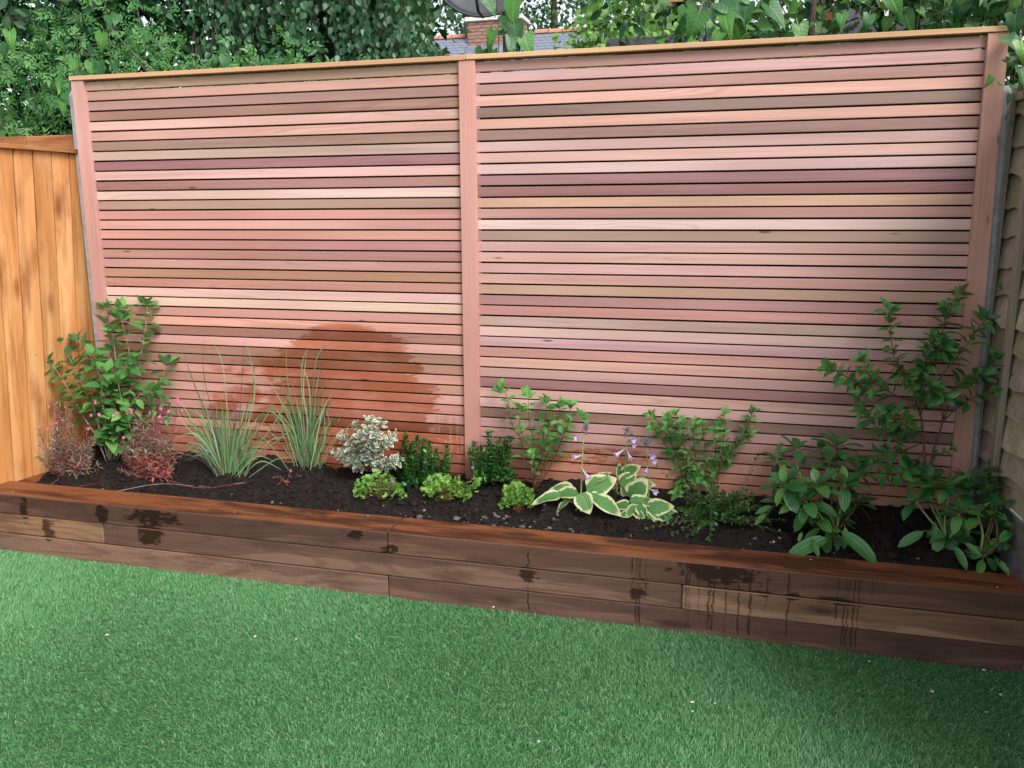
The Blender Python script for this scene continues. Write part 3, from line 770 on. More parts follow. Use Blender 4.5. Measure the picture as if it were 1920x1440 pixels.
# ------------------------------------------------------------------ concrete posts
def concrete_post(x, y, z1, w, d, lab):
    b = 0.014
    hx, hy = w / 2, d / 2
    ring = [(-hx + b, -hy), (hx - b, -hy), (hx, -hy + b), (hx, hy), (-hx, hy), (-hx, -hy + b)]
    V = [(a, c, -0.30) for a, c in ring] + [(a, c, z1 - 0.02) for a, c in ring] + [(a * 0.8, c * 0.8, z1) for a, c in ring]
    F = []
    for r in (0, 6):
        for i in range(6): F.append((r + i, r + (i + 1) % 6, r + 6 + (i + 1) % 6, r + 6 + i))
    F += [tuple(range(12, 18)), tuple(range(5, -1, -1))]
    o = link('concrete_post', pmesh('concrete_post', V, F, M['concrete']), None, (x, y, 0.25))
    return tag(o, lab, 'post', 'grey concrete fence posts')


concrete_post(-1.936, 0.080, 1.83, 0.095, 0.095, 'grey concrete post at the left end of the cedar fence')
concrete_post(2.048, 0.062, 1.69, 0.090, 0.095, 'grey concrete post at the right end of the cedar fence').rotation_euler = (0, -0.0172, 0)

# ------------------------------------------------------------------ orange featheredge fence on the left
u = Vector((-0.148, -0.989, 0)).normalized()
wv = Vector((0.083, 0.0, 0.9965)).normalized()
nrm = u.cross(wv).normalized()
if nrm.x < 0: nrm = -nrm
O = Vector((-2.095, 0.09, 0.245))
of = empty('featheredge_fence', O, 'orange stained fence of overlapping vertical boards on the left', 'fence')
RM = Matrix((u, -nrm, wv)).transposed().to_4x4()       # local x run, local -y out, local z up


def of_place(name, me, a, b, c, color=(1, 1, 1, 1), flip=False, ry=0.0):
    o = link(name, me, of)
    o.matrix_basis = RM @ Matrix.Translation((a, b, c)) @ Matrix.Rotation(ry, 4, 'Z') @ (Matrix.Rotation(-math.pi / 2, 4, 'Y') if flip else Matrix.Identity(4))
    o.color = color
    return o


random.seed(4)
BW = 0.098
fb_v = []
me_b = None
HB = 1.555
# wedge section board, 1555 tall: thick edge laps over the thin edge of its neighbour
prof_b = [(-0.0470, 0.0), (0.0455, 0.002), (0.0460, 0.010), (0.070, 0.0105), (0.070, 0.014), (-0.0470, 0.014)]
Vb = [(-HB / 2, y_, z_) for z_, y_ in prof_b] + [(HB / 2, y_, z_) for z_, y_ in prof_b]
Fb = [(i_, (i_ + 1) % 6, 6 + (i_ + 1) % 6, 6 + i_) for i_ in range(6)] + [(5, 4, 3, 2, 1, 0), (6, 7, 8, 9, 10, 11)]
me_b = pmesh('board', Vb, Fb, M['orange'])
for k in range(26):
    s = random.uniform(0.86, 1.10)
    of_place('board', me_b, 0.03 + k * BW, -0.002 + random.uniform(-.0015, .0015), HB / 2 + random.uniform(-0.003, 0.003), (s, s * random.uniform(.96, 1.04), s * random.uniform(0.9, 1.1), 1), True, random.uniform(-0.006, 0.006))
of_place('capping_rail', box_mesh('capping_rail', 2.65, 0.05, 0.020, M['orange'], 0.002), 1.28, 0.004, HB + 0.014, (0.62, 0.55, 0.5, 1))
for zz in (0.25, 0.80, 1.38):
    of_place('arris_rail', box_mesh('arris_rail', 2.6, 0.05, 0.06, M['orange'], 0.004), 1.28, 0.040, zz, (0.7, 0.6, 0.5, 1))
# neighbour fence running on to the left behind it
nf = empty('neighbour_fence', (-3.0, 0.16, 0.0), 'brown timber fence top behind the orange fence on the left', 'fence')
for k in range(14):
    o = link('board', box_mesh('board', 1.72, 0.016, 0.145, M['orange'], 0.002), nf, (-0.95 + 0.15 * k, 0.0, 0.93))
    o.rotation_euler = (0, math.pi / 2, 0); o.color = (0.5, 0.42, 0.40, 1)
for xa, xb in ((-4.3, -2.33), (-2.325, -1.99)):
    o = link('top_rail', box_mesh('top_rail', xb - xa, 0.06, 0.075, M['orange'], 0.003), nf, ((xa + xb) / 2 + 3.0, -0.02, 1.848)); o.color = (0.62, 0.52, 0.50, 1)

# ------------------------------------------------------------------ lap panel fence on the right
rf = empty('lap_panel_fence', (2.186, -1.0, 0.2), 'weathered olive brown lap panel fence with wavy board edges on the right', 'fence')
rf.rotation_euler = (0, 0, 0.075)
random.seed(21)
RY0, RY1 = -1.80, 0.095


def wavy_board(seed):
    r = np.random.default_rng(seed)
    nseg = 40
    yy = np.linspace(RY0, RY1, nseg + 1)
    ph = r.uniform(0, 6, 4)
    low = 0.010 * np.sin(yy * 9 + ph[0]) + 0.007 * np.sin(yy * 23 + ph[1]) + 0.003 * np.sin(yy * 61 + ph[2])
    V = []; F = []
    for i, y in enumerate(yy):
        # local: y along, bottom edge waney and proud (towards -x), top tucked behind the board above
        V += [(-0.024, y, -0.068 + low[i]), (-0.008, y, -0.066 + low[i]), (0.006, y, 0.068), (-0.003, y, 0.068)]
    for i in range(nseg):
        a = 4 * i
        for q in range(4): F.append((a + q, a + (q + 1) % 4, a + 4 + (q + 1) % 4, a + 4 + q))
    F += [(3, 2, 1, 0), tuple(4 * nseg + q for q in range(4))]
    return pmesh('lap_board', V, F, M['old_larch'])


for k in range(14):
    o = link('lap_board', wavy_board(100 + k), rf, (0, 1.0, 0.27 + 0.062 + k * 0.105))
    s = random.uniform(0.75, 1.25)
    o.color = (s, s * random.uniform(.94, 1.06), s * random.uniform(.85, 1.1), 1)
for yb in (0.055, -0.165, -0.72, -1.25, -1.76):
    o = link('batten', box_mesh('batten', 1.46, 0.034, 0.022, M['old_larch'], 0.003), rf, (-0.034, yb + 1.0, 0.275 + 0.73))
    o.rotation_euler = (0, -math.pi / 2, 0); o.color = (0.8, 0.78, 0.85, 1)
o = link('top_rail', box_mesh('top_rail', RY1 - RY0, 0.05, 0.03, M['old_larch'], 0.003), rf, (-0.006, (RY0 + RY1) / 2 + 1.0, 1.70)); o.rotation_euler = (0, 0, math.pi / 2)
o = link('gravel_board', box_mesh('gravel_board', RY1 - RY0, 0.05, 0.46, M['old_concrete'], 0.004), rf, (0.012, (RY0 + RY1) / 2 + 1.0, 0.03)); o.rotation_euler = (0, 0, math.pi / 2)
concrete_post(2.25, -1.86, 1.69, 0.10, 0.10, 'grey concrete post at the near end of the lap panel fence')

# ------------------------------------------------------------------ leaves
def leaf_tpl(w=0.4, prof=None, ns=5, na=2, fold=0.25, curl=0.15, wave=0.0, pet=0.0, seed=0):
    """blade along +y length 1, normal +z. returns V, F (tris), UV"""
    r = np.random.default_rng(seed)
    prof = prof or (lambda t: math.sin(math.pi * t ** 0.85) ** 0.8)
    V = [(0, 0, 0)]; U = [(0.5, 0)]
    ts = np.linspace(0, 1, ns + 1)[1:-1]
    ph = r.uniform(0, 6)
    for t in ts:
        ww = prof(t) * w / 2
        for j in range(na + 1):
            s = -1 + 2 * j / na
            V.append((s * ww, pet + t * (1 - pet), fold * abs(s) * ww - curl * t * t + wave * abs(s) ** 2 * math.sin(9 * t + ph + (2 if s > 0 else 0))))
            U.append(((s + 1) / 2, t))
    V.append((0, 1, -curl)); U.append((0.5, 1))
    F = []
    m = na + 1; last = len(V) - 1
    for j in range(na):
        F.append((0, 1 + j + 1, 1 + j))
        a = 1 + (ns - 2) * m
        F.append((a + j, a + j + 1, last))
    for i in range(ns - 2):
        for j in range(na):
            a = 1 + i * m + j
            F += [(a, a + 1, a + m + 1), (a, a + m + 1, a + m)]
    if pet > 0:      # narrow stalk
        k = len(V); e = 0.012
        V += [(-e, 0, 0), (e, 0, 0), (e, pet + 0.05, 0.0), (-e, pet + 0.05, 0.0)]; U += [(0.5, 0)] * 4
        F += [(k, k + 1, k + 2), (k, k + 2, k + 3)]
        V[0] = (0, pet, 0)
    return np.array(V, float), np.array(F), np.array(U, float)


def heart_tpl(seed=0, w=1.0, droop=0.18):
    r = np.random.default_rng(seed)
    side = [(0.08, -0.10), (0.24, -0.20), (0.40, -0.12), (0.40, 0.08), (0.31, 0.30), (0.21, 0.55), (0.09, 0.80)]
    V = [(0, 0, 0), (0, 0.3, 0.01), (0, 0.62, -0.03), (0, 1.0, -droop)]
    U = [(0.5, 0.1), (0.5, 0.35), (0.5, 0.65), (0.5, 1)]
    F = []
    for s in (-1, 1):
        b = len(V)
        for (x, y) in side:
            x = x * w * (1 + r.uniform(-0.16, 0.12))
            V.append((s * x, y, 0.22 * x - droop * max(0, y) ** 2 + r.uniform(-0.05, 0.05))); U.append((0.5 + s * x * 1.05, (y + 0.2) / 1.2))
        t = [(0, b, b + 1), (0, b + 1, b + 2), (0, b + 2, 1), (1, b + 2, b + 3), (1, b + 3, b + 4), (1, b + 4, 2), (2, b + 4, b + 5), (2, b + 5, b + 6), (2, b + 6, 3)]
        F += [(x if s < 0 else (x[0], x[2], x[1])) for x in t]
    F = [(f[0], f[2], f[1]) for f in F]
    k = len(V); e = 0.014
    V += [(-e, -0.35, -0.10), (e, -0.35, -0.10), (e, 0.02, 0), (-e, 0.02, 0)]; U += [(0.5, 0)] * 4
    F += [(k, k + 1, k + 2), (k, k + 2, k + 3)]
    return np.array(V, float), np.array(F), np.array(U, float)


def lobed_tpl(seed=0):
    """small palmate leaf with cut lobes"""
    r = np.random.default_rng(seed)
    V = [(0, 0.45, 0)]; U = [(0.5, 0.5)]
    n = 7
    for i in range(2 * n + 1):
        a = math.radians(-130 + 260 * i / (2 * n))
        rad = 0.55 if i % 2 else 0.30
        rad *= r.uniform(0.85, 1.15)
        V.append((rad * math.sin(a), 0.45 + rad * math.cos(a), r.uniform(-0.03, 0.10))); U.append((0.5 + rad * math.sin(a), 0.5))
    F = [(0, i + 2, i + 1) for i in range(2 * n)]
    k = len(V)
    V += [(-0.01, -0.25, -.12), (0.01, -0.25, -.12), (0.0, 0.45, -0.01)]; U += [(0.5, 0)] * 3
    F.append((k, k + 1, k + 2))
    return np.array(V, float), np.array(F), np.array(U, float)


def frame(d, n):
    d = d / (np.linalg.norm(d, axis=-1, keepdims=True) + 1e-9)
    n = n - d * np.sum(d * n, -1, keepdims=True)
    n = n / (np.linalg.norm(n, axis=-1, keepdims=True) + 1e-9)
    x = np.cross(d, n)
    return np.stack([x, d, n], -1)       # columns


def unit(rng, n):
    v = rng.normal(0, 1, (n, 3)); return v / np.linalg.norm(v, axis=1, keepdims=True)


def joined(name, parent, tpls, pos, d, nrm_, size, mat, base, rng, kind='stuff'):
    """many small leaves as one mesh"""
    pos = np.asarray(pos, float); d = np.asarray(d, float); nrm_ = np.asarray(nrm_, float); size = np.asarray(size, float)
    R = frame(d, nrm_)
    which = rng.integers(0, len(tpls), len(pos))
    Vs, Fs, Us, Rs = [], [], [], []
    off = 0
    for k, (tv, tf, tu) in enumerate(tpls):
        s = which == k; m = int(s.sum())
        if not m: continue
        V = np.einsum('nij,kj->nki', R[s], tv) * size[s][:, None, None] + (pos[s] - base)[:, None, :]
        Vs.append(V.reshape(-1, 3))
        Fs.append((tf[None] + off + len(tv) * np.arange(m)[:, None, None]).reshape(-1, 3))
        Us.append(np.tile(tu, (m, 1))); Rs.append(np.repeat(rng.uniform(0, 1, m), len(tv)))
        off += m * len(tv)
    me = tri_mesh(name, np.concatenate(Vs), np.concatenate(Fs), mat, np.concatenate(Us), np.concatenate(Rs))
    o = link(name, me, parent)
    if kind: o['kind'] = kind
    return o


def leaf_meshes(name, tpls, mat):
    return [tri_mesh(name, v, f, mat, u_) for v, f, u_ in tpls]


def place_leaves(name, parent, meshes, pos, d, nrm_, size, base, rng):
    R = frame(np.asarray(d, float), np.asarray(nrm_, float))
    for i in range(len(pos)):
        o = bpy.data.objects.new(name, meshes[int(rng.integers(0, len(meshes)))])
        COL.objects.link(o); o.parent = parent
        m = Matrix([[*(R[i][0] * size[i]), pos[i][0] - base[0]], [*(R[i][1] * size[i]), pos[i][1] - base[1]], [*(R[i][2] * size[i]), pos[i][2] - base[2]], [0, 0, 0, 1]])
        o.matrix_basis = m


def along(pts, spacing, start, rng, size, alpha=60, droop=0.15, mode='pair', tip=4, jit=0.3, shrink=0.25, tipsize=0.75, endgap=0.0):
    """leaf positions along a stem: opposite pairs turning 90 degrees, plus a tip rosette"""
    P = np.asarray(pts); seg = np.linalg.norm(np.diff(P, axis=0), axis=1); cum = np.concatenate([[0], np.cumsum(seg)]); L = cum[-1]
    out = []
    s = start * L; az = rng.uniform(0, 6.28)
    def at(s):
        i = min(np.searchsorted(cum, s, 'right') - 1, len(seg) - 1); i = max(i, 0)
        f = (s - cum[i]) / max(seg[i], 1e-9)
        return P[i] + (P[i + 1] - P[i]) * f, (P[i + 1] - P[i]) / max(seg[i], 1e-9)
    def one(p, t, az, al, sz, dr):
        a = np.cross(t, [0.2, 0.3, 0.93]); a /= np.linalg.norm(a) + 1e-9; b = np.cross(t, a)
        rad = math.cos(az) * a + math.sin(az) * b
        d = math.cos(al) * t + math.sin(al) * rad + rng.normal(0, 0.12, 3)
        d[2] -= dr
        nn = t * math.sin(al) - rad * math.cos(al) + np.array([0, -0.35, 0.45]) + rng.normal(0, 0.25, 3)
        out.append((p, d, nn, sz))
    while s < L * (1 - endgap):
        p, t = at(s); f = s / L
        sz = size * (1 - shrink * f) * rng.uniform(0.7, 1.15)
        al = math.radians(alpha + rng.normal(0, 12))
        if mode == 'pair':
            one(p, t, az, al, sz, droop * rng.uniform(0.3, 1.7)); one(p, t, az + math.pi, al, sz * rng.uniform(.8, 1.1), droop * rng.uniform(0.3, 1.7))
            az += math.pi / 2 + rng.normal(0, jit)
        elif mode == 'alt':
            one(p, t, az, al, sz, droop * rng.uniform(0.3, 1.7)); az += 2.4 + rng.normal(0, jit)
        s += spacing * rng.uniform(0.75, 1.25)
    p, t = at(L * 0.9999)
    for k in range(tip):
        one(p, t, az + k * 2 * math.pi / max(tip, 1), math.radians(rng.uniform(20, 65)), size * tipsize * rng.uniform(0.6, 1.1), droop * 0.3)
    return out


def spts(pix, y0, y1, n=4, jitter=0.0, rng=None):
    """stem through pixels, depth running y0 to y1"""
    m = len(pix); P = []
    for i, (a, b) in enumerate(pix):
        f = i / (m - 1)
        yy = y0 + (y1 - y0) * f + (rng.normal(0, jitter) if (rng is not None and 0 < i < m - 1) else 0)
        P.append(W(a, b, y=min(yy, -0.015)))
    return cat_rom(P, n)


def shrub(name, label, cat, base_px, stems, tpls, mat, stem_mat, size, spacing, seed, r0=0.004, r1=0.0015, start=0.25, alpha=60, droop=0.15, tip=4, mode='pair', group=None, joined_leaves=False, leafname='leaf', shrink=0.25, yspread=0.05, tipsize=0.75, limit=300):
    rng = np.random.default_rng(seed)
    b = S(*base_px); b[2] = float(soil_h(b[0:1], b[1:2])[0])
    pl = empty(name, b, label, cat, group)
    allv = []
    for st in stems:
        pix = st[0]; kw = st[1] if len(st) > 1 else {}
        y1 = kw.get('y1', b[1] + rng.uniform(-yspread, yspread))
        y0 = kw.get('y0', b[1])
        P = spts(pix, y0, y1, 4, kw.get('jit', 0.01), rng)
        if kw.get('root', False):
            P = [np.array([b[0], b[1], b[2] - 0.02])] + P
        if kw.get('ground', False):
            q = S(*pix[0]); P[0] = np.array([q[0], q[1], float(soil_h(q[0:1], q[1:2])[0]) - 0.015])
        k = kw.get('r', 1.0)
        tube_obj('stem', P, r0 * k, r1 * k, kw.get('mat', stem_mat), pl, 5, b)
        if kw.get('leaves', True):
            allv += along(P, kw.get('spacing', spacing), kw.get('start', start), rng, kw.get('size', size), kw.get('alpha', alpha), droop, mode, kw.get('tip', tip), 0.3, shrink, tipsize)
    pos, d, nn, sz = [np.array(c) for c in zip(*allv)]
    pos[:, 1] = np.minimum(pos[:, 1], -0.02)
    # keep the blades in front of the slats
    tipy = pos[:, 1] + d[:, 1] * sz
    bad = tipy > -0.012
    d[bad, 1] -= (tipy[bad] + 0.012) / sz[bad] * 1.15
    if joined_leaves:
        joined('foliage', pl, tpls, pos, d, nn, sz, mat, b, rng)
    else:
        ms = leaf_meshes(leafname, tpls, mat)
        if len(pos) > limit:
            o_ = np.argsort(-sz); big, small = o_[:limit], o_[limit:]
            joined('small_leaves', pl, tpls, pos[small], d[small], nn[small], sz[small], mat, b, rng)
        else: big = np.arange(len(pos))
        place_leaves(leafname, pl, ms, pos[big], d[big], nn[big], sz[big], b, rng)
    return pl, b, rng


OVATE = lambda t: math.sin(math.pi * t ** 0.72) ** 0.85
LANCE = lambda t: math.sin(math.pi * t ** 0.85) ** 1.0
ELLIP = lambda t: max(0.0, 1 - (2 * t - 1) ** 2) ** 0.62
T_OV = [leaf_tpl(0.62, OVATE, 5, 2, 0.3, c, 0.0, 0.10, i) for i, c in enumerate((0.08, 0.2, 0.3))]
T_LA = [leaf_tpl(0.46, LANCE, 5, 2, 0.35, c, 0.0, 0.08, i) for i, c in enumerate((0.05, 0.18, 0.28))]
T_EL = [leaf_tpl(0.45, ELLIP, 6, 4, 0.22, c, 0.0, 0.12, i) for i, c in enumerate((0.10, 0.22, 0.34, 0.5))]
T_EN = [leaf_tpl(0.30, ELLIP, 6, 4, 0.3, c, 0.0, 0.10, i) for i, c in enumerate((0.12, 0.25))]
T_SM = [leaf_tpl(0.50, LANCE, 3, 2, 0.3, c, 0, 0, i) for i, c in enumerate((0.05, 0.25))]
T_RD = [leaf_tpl(0.60, ELLIP, 4, 2, 0.2, c, 0, 0.06, i) for i, c in enumerate((0.05, 0.2, -0.1))]
T_NR = [leaf_tpl(0.19, LANCE, 3, 2, 0.2, c, 0, 0, i) for i, c in enumerate((0.1, 0.3))]
T_HT = [heart_tpl(i, 0.8 + 0.12 * (i % 3), c) for i, c in enumerate((0.10, 0.22, 0.35, 0.5, 0.15, 0.3))]
T_IV = [heart_tpl(10 + i, 0.9 + 0.1 * (i % 3), c) for i, c in enumerate((0.08, 0.2, 0.35, 0.5))]
T_LB = [lobed_tpl(i) for i in range(4)]

# --- left: bushy hydrangea-like shrub
pl, b, rng = shrub('green_leaved_shrub', 'tall bushy green shrub with yellow green buds in the left corner', 'shrub', (205, 868), [
    ([(200, 866), (180, 818), (157, 782), (130, 735), (98, 683), (78, 668)], {'ground': 1, 'start': .4, 'y1': -0.16, 'size': .085, 'spacing': .024, 'tip': 7}),
    ([(205, 866), (184, 790), (154, 721), (136, 683), (123, 655)], {'ground': 1, 'y1': -0.06}),
    ([(206, 866), (190, 740), (180, 686), (148, 638)], {'ground': 1, 'y1': -0.05}),
    ([(207, 866), (209, 744), (206, 657), (198, 578)], {'ground': 1, 'y1': -0.03}),
    ([(208, 866), (218, 703), (212, 620), (227, 578)], {'ground': 1, 'y1': -0.07}),
    ([(210, 866), (250, 715), (266, 657), (273, 613), (276, 574)], {'ground': 1, 'y1': -0.04}),
    ([(208, 866), (230, 744), (243, 671), (228, 600)], {'ground': 1, 'y1': -0.10}),
    ([(210, 866), (260, 760), (300, 715), (310, 684)], {'ground': 1, 'y1': -0.07}),
    ([(212, 866), (280, 775), (318, 752), (314, 782)], {'ground': 1, 'y1': -0.09, 'size': .04}),
    ([(206, 866), (195, 760), (215, 700), (240, 690)], {'ground': 1, 'y1': -0.16, 'size': .082}),
    ([(205, 866), (178, 770), (170, 700), (175, 665)], {'ground': 1, 'y1': -0.15}),
    ([(206, 866), (225, 790), (262, 740), (285, 735)], {'ground': 1, 'y1': -0.14}),
    ([(206, 866), (200, 800), (190, 740), (200, 700)], {'ground': 1, 'y1': -0.19, 'size': .082}),
    ([(206, 866), (218, 800), (228, 760), (222, 720)], {'ground': 1, 'y1': -0.2, 'size': .082}),
], T_OV, M['l_hyd'], M['stem_grey'], 0.078, 0.036, 101, 0.0038, 0.0013, 0.20, 62, 0.18, 5, limit=295, shrink=0.05, tipsize=1.0)
bp, bd, bn, bs = [], [], [], []
for (a, c, y) in ((227, 572, -.06), (218, 578, -.06), (236, 582, -.07), (276, 571, -.04), (284, 590, -.04), (198, 576, -.03), (190, 590, -.05)):
    q = W(a, c, y=y)
    bb = tube_obj('flower_bud', [q + np.array([0, 0, -0.02]), q], 0.0012, 0.001, M['stem_green'], pl, 4, b)
    m = 26
    P = q + rng.normal(0, 1, (m, 3)) * np.array([0.014, 0.012, 0.008])
    joined('buds', bb, T_SM, P, unit(rng, m) + [0, 0, .8], unit(rng, m), rng.uniform(.005, .010, m), M['bud_green'], b, rng)

# --- gaura: wiry dusky plants with pink flowers
def gaura(label, cx, spread, base_py, n, seed, redness, tops, flowers, trail=()):
    rng = np.random.default_rng(seed)
    b = S(cx, base_py); b[2] = float(soil_h(b[0:1], b[1:2])[0])
    pl = empty('gaura_plant', b, label, 'plant', 'wiry pink flowered plants')
    V, F = [], []
    LP, LD, LN, LS = [], [], [], []; BP, BD, BN, BS = [], [], [], []
    paths = []
    for k in range(n):
        ang = rng.uniform(0, 6.28); lean = rng.uniform(0.05, 1.0) ** 0.8
        top = b + np.array([math.cos(ang) * spread * lean, math.sin(ang) * 0.09 * lean - 0.01, rng.uniform(0.05, 0.33) * (1.15 - 0.65 * lean)])
        mid = b + (top - b) * 0.5 + np.array([math.cos(ang) * 0.03, 0, -0.015])
        paths.append((cat_rom([b + rng.normal(0, .012, 3) * [1, 1, 0] + [0, 0, -.01], mid, top], 5), False))
    for (tx, ty) in tops:
        top = W(tx, ty, y=b[1] + rng.uniform(-0.03, 0.05))
        mid = b + (top - b) * 0.45 + rng.normal(0, 0.012, 3)
        paths.append((cat_rom([b + rng.normal(0, .012, 3) * [1, 1, 0] + [0, 0, -.01], mid, top], 6), True))
    for tr in trail:
        paths.append((cat_rom([b + [0, 0, 0.005]] + [W(a, c, y=yy) for a, c, yy in tr], 5), None))
    for P, tall in paths:
        v, f = tube_vf([p - b for p in P], 0.0017, 0.0009, 4, len(V)); V += v; F += f
        if tall is None: continue
        for q in along(P, 0.0065, 0.06, rng, 0.043, 50, 0.1, 'alt', 3, 0.6, 0.5):
            f_ = (q[0][2] - b[2])
            if tall and f_ > 0.16: continue
            LP.append(q[0]); LD.append(q[1]); LN.append(q[2]); LS.append(q[3])
        for q in along(P, 0.006, 0.6 if tall else 0.8, rng, 0.012, 30, 0.0, 'alt', 3, 0.6, 0.2):
            BP.append(q[0]); BD.append(q[1]); BN.append(q[2]); BS.append(q[3])
    link('stems', pmesh('stems', V, F, M['stem_plum'], True), pl)['kind'] = 'stuff'
    LP, LD, LN, LS = map(np.array, (LP, LD, LN, LS))
    LP[:, 1] = np.minimum(LP[:, 1], -0.03); LD[:, 1] = np.where(LP[:, 1] > -0.07, -np.abs(LD[:, 1]), LD[:, 1])
    low = (LP[:, 2] - b[2] < 0.10) & (rng.random(len(LP)) < redness) & (LP[:, 0] > b[0] - 0.08)
    joined('leaves', pl, T_NR, LP[~low], LD[~low], LN[~low], LS[~low], M['l_gau'], b, rng)
    if low.sum() > 3: joined('red_leaves', pl, T_NR, LP[low], LD[low], LN[low], LS[low] * 1.1, M['l_red'], b, rng)
    joined('buds', pl, T_NR, BP, BD, BN, BS, M['l_plum'], b, rng)
    for (fx, fy) in flowers:
        q = W(fx, fy, y=min(b[1] + rng.uniform(-0.04, 0.03), -0.03))
        vs, fs, us = [], [], []
        m = 5
        d = np.array([[math.cos(a) * 0.8, -0.5, math.sin(a) * 0.8] for a in np.linspace(0, 6.28, m + 1)[:-1]]) + rng.normal(0, .15, (m, 3))
        o = joined('flower', pl, T_RD, np.tile(q, (m, 1)), d, np.tile([0, -1, 0.3], (m, 1)) + rng.normal(0, .2, (m, 3)), rng.uniform(.009, .014, m), M['pink'], b, rng, None)
    return pl


gaura('wiry dusky plant with pink flowers against the orange fence', 132, 0.17, 893, 78, 31, 0.25, [(93, 765), (104, 785), (88, 800), (160, 800), (112, 800), (175, 820), (195, 800), (120, 830)],
      [(94, 762), (105, 778), (92, 803), (108, 792), (138, 917), (130, 921), (146, 914), (168, 803)], [[(100, 905, -.36), (75, 925, -.42), (40, 932, -.47)], [(175, 905, -.34), (150, 912, -.43), (135, 920, -.46)]])
gaura('wiry dusky plant with red lower leaves and pink flowers', 285, 0.17, 890, 80, 33, 0.75, [(245, 765), (303, 765), (318, 745), (335, 750), (260, 790), (300, 800), (250, 775), (330, 770), (340, 800)],
      [(180, 752), (248, 772), (247, 768), (240, 775), (303, 766), (301, 780), (304, 790), (318, 770), (334, 747), (336, 752), (344, 768), (262, 776), (233, 819), (300, 810), (172, 778), (188, 777), (215, 778), (222, 773)], [[(330, 905, -.33), (380, 915, -.36), (455, 906, -.36)]])

# --- ornamental grasses
def grass_clump(label, cx, cy, n, seed, h, spread, extra):
    rng = np.random.default_rng(seed)
    b = S(cx, cy); b[2] = float(soil_h(b[0:1], b[1:2])[0])
    pl = empty('ornamental_grass', b, label, 'grass', 'clumps of tall ornamental grass')
    sets = {'l_grass': [], 'l_straw': [], 'l_purple': []}
    blades = []
    for k in range(n):
        base = b + np.array([rng.normal(0, 0.033), rng.normal(0, 0.022), -0.01])
        az = rng.uniform(0, 6.28); out = abs(rng.normal(0, spread))
        hh = h * rng.uniform(0.35, 1.0)
        tip = base + np.array([math.cos(az) * out + (base[0] - b[0]) * 2.2, math.sin(az) * out * 0.5 - 0.01, hh - out * 0.5])
        mid = base + (tip - base) * 0.55 + np.array([0, 0, 0.10 * hh + out * 0.25])
        if tip[1] > -0.03: tip[1] = -0.03
        key = 'l_straw' if (rng.random() < 0.13) else ('l_purple' if rng.random() < 0.07 else 'l_grass')
        if key == 'l_straw': tip = base + (tip - base) * 0.4; mid = base + (tip - base) * 0.5
        blades.append((key, base, mid, tip, rng.uniform(.0018, .0034)))
    for (key, mx_, my_, tx, ty, w) in extra:
        y = b[1] + rng.uniform(-.04, .04)
        blades.append((key, b + np.array([rng.normal(0, .025), rng.normal(0, .015), -.01]), W(mx_, my_, y=min(y, -.04)), W(tx, ty, y=min(y, -.04)), w))
    for key, base, mid, tip, w in blades:
        P = np.array(cat_rom([base, mid, tip], 6)); m = len(P)
        side = np.cross(tip - base, [rng.normal(0, .4), -1, rng.normal(0, .3)]); side /= np.linalg.norm(side) + 1e-9
        wd = w * np.array([min(1, .6 + t) * (1 - t ** 3) + 0.04 for t in np.linspace(0, 1, m)])
        sets[key].append((P, side, wd))
    for key, nm in (('l_grass', 'blades'), ('l_straw', 'dry_blades'), ('l_purple', 'purple_blades')):
        V, F, U, Rn = [], [], [], []
        for P, side, wd in sets[key]:
            o_ = len(V); r = rng.random()
            for i, p in enumerate(P):
                f = np.array([0, 0.35, 0.0]) * wd[i]
                V += [p - side * wd[i] - b, p - f - b, p + side * wd[i] - b]; U += [(0, i / 12), (0.5, i / 12), (1, i / 12)]; Rn += [r] * 3
            for i in range(len(P) - 1):
                for j in (0, 1):
                    a = o_ + 3 * i + j
                    F += [(a, a + 1, a + 4), (a, a + 4, a + 3)]
        if V:
            link(nm, tri_mesh(nm, V, F, M[key], U, Rn), pl)['kind'] = 'stuff'
    return pl


grass_clump('broad clump of pale green ornamental grass beside the red leaved plant', 432, 893, 190, 41, 0.40, 0.11, [
    ('l_grass', 372, 740, 338, 645, .0042), ('l_grass', 477, 740, 455, 615, .0045), ('l_grass', 385, 760, 382, 690, .003), ('l_purple', 385, 720, 383, 625, .002), ('l_grass', 420, 700, 395, 630, .0022),
    ('l_grass', 350, 800, 330, 760, .003), ('l_grass', 355, 830, 328, 910, .0035), ('l_grass', 500, 780, 525, 725, .003), ('l_grass', 510, 800, 560, 700, .003), ('l_grass', 475, 720, 462, 650, .003),
    ('l_grass', 515, 830, 550, 800, .003), ('l_grass', 490, 865, 530, 882, .003), ('l_grass', 380, 820, 345, 790, .003), ('l_purple', 440, 760, 415, 725, .002), ('l_purple', 455, 690, 457, 640, .002)])
grass_clump('slimmer upright clump of ornamental grass behind the small red seedling', 578, 872, 95, 43, 0.42, 0.065, [
    ('l_grass', 530, 720, 505, 665, .004), ('l_grass', 540, 720, 537, 650, .004), ('l_grass', 565, 700, 583, 640, .003), ('l_grass', 590, 690, 615, 640, .0035), ('l_purple', 595, 670, 650, 648, .0022), ('l_grass', 580, 730, 560, 680, .003),
    ('l_grass', 520, 780, 475, 770, .0042), ('l_grass', 600, 740, 622, 700, .003), ('l_grass', 605, 770, 620, 800, .003), ('l_grass', 530, 760, 500, 705, .0035), ('l_grass', 545, 800, 490, 740, .003), ('l_grass', 608, 830, 604, 740, .003),
    ('l_purple', 600, 700, 605, 670, .002), ('l_grass', 590, 760, 600, 690, .0035), ('l_grass', 570, 750, 575, 655, .003)])

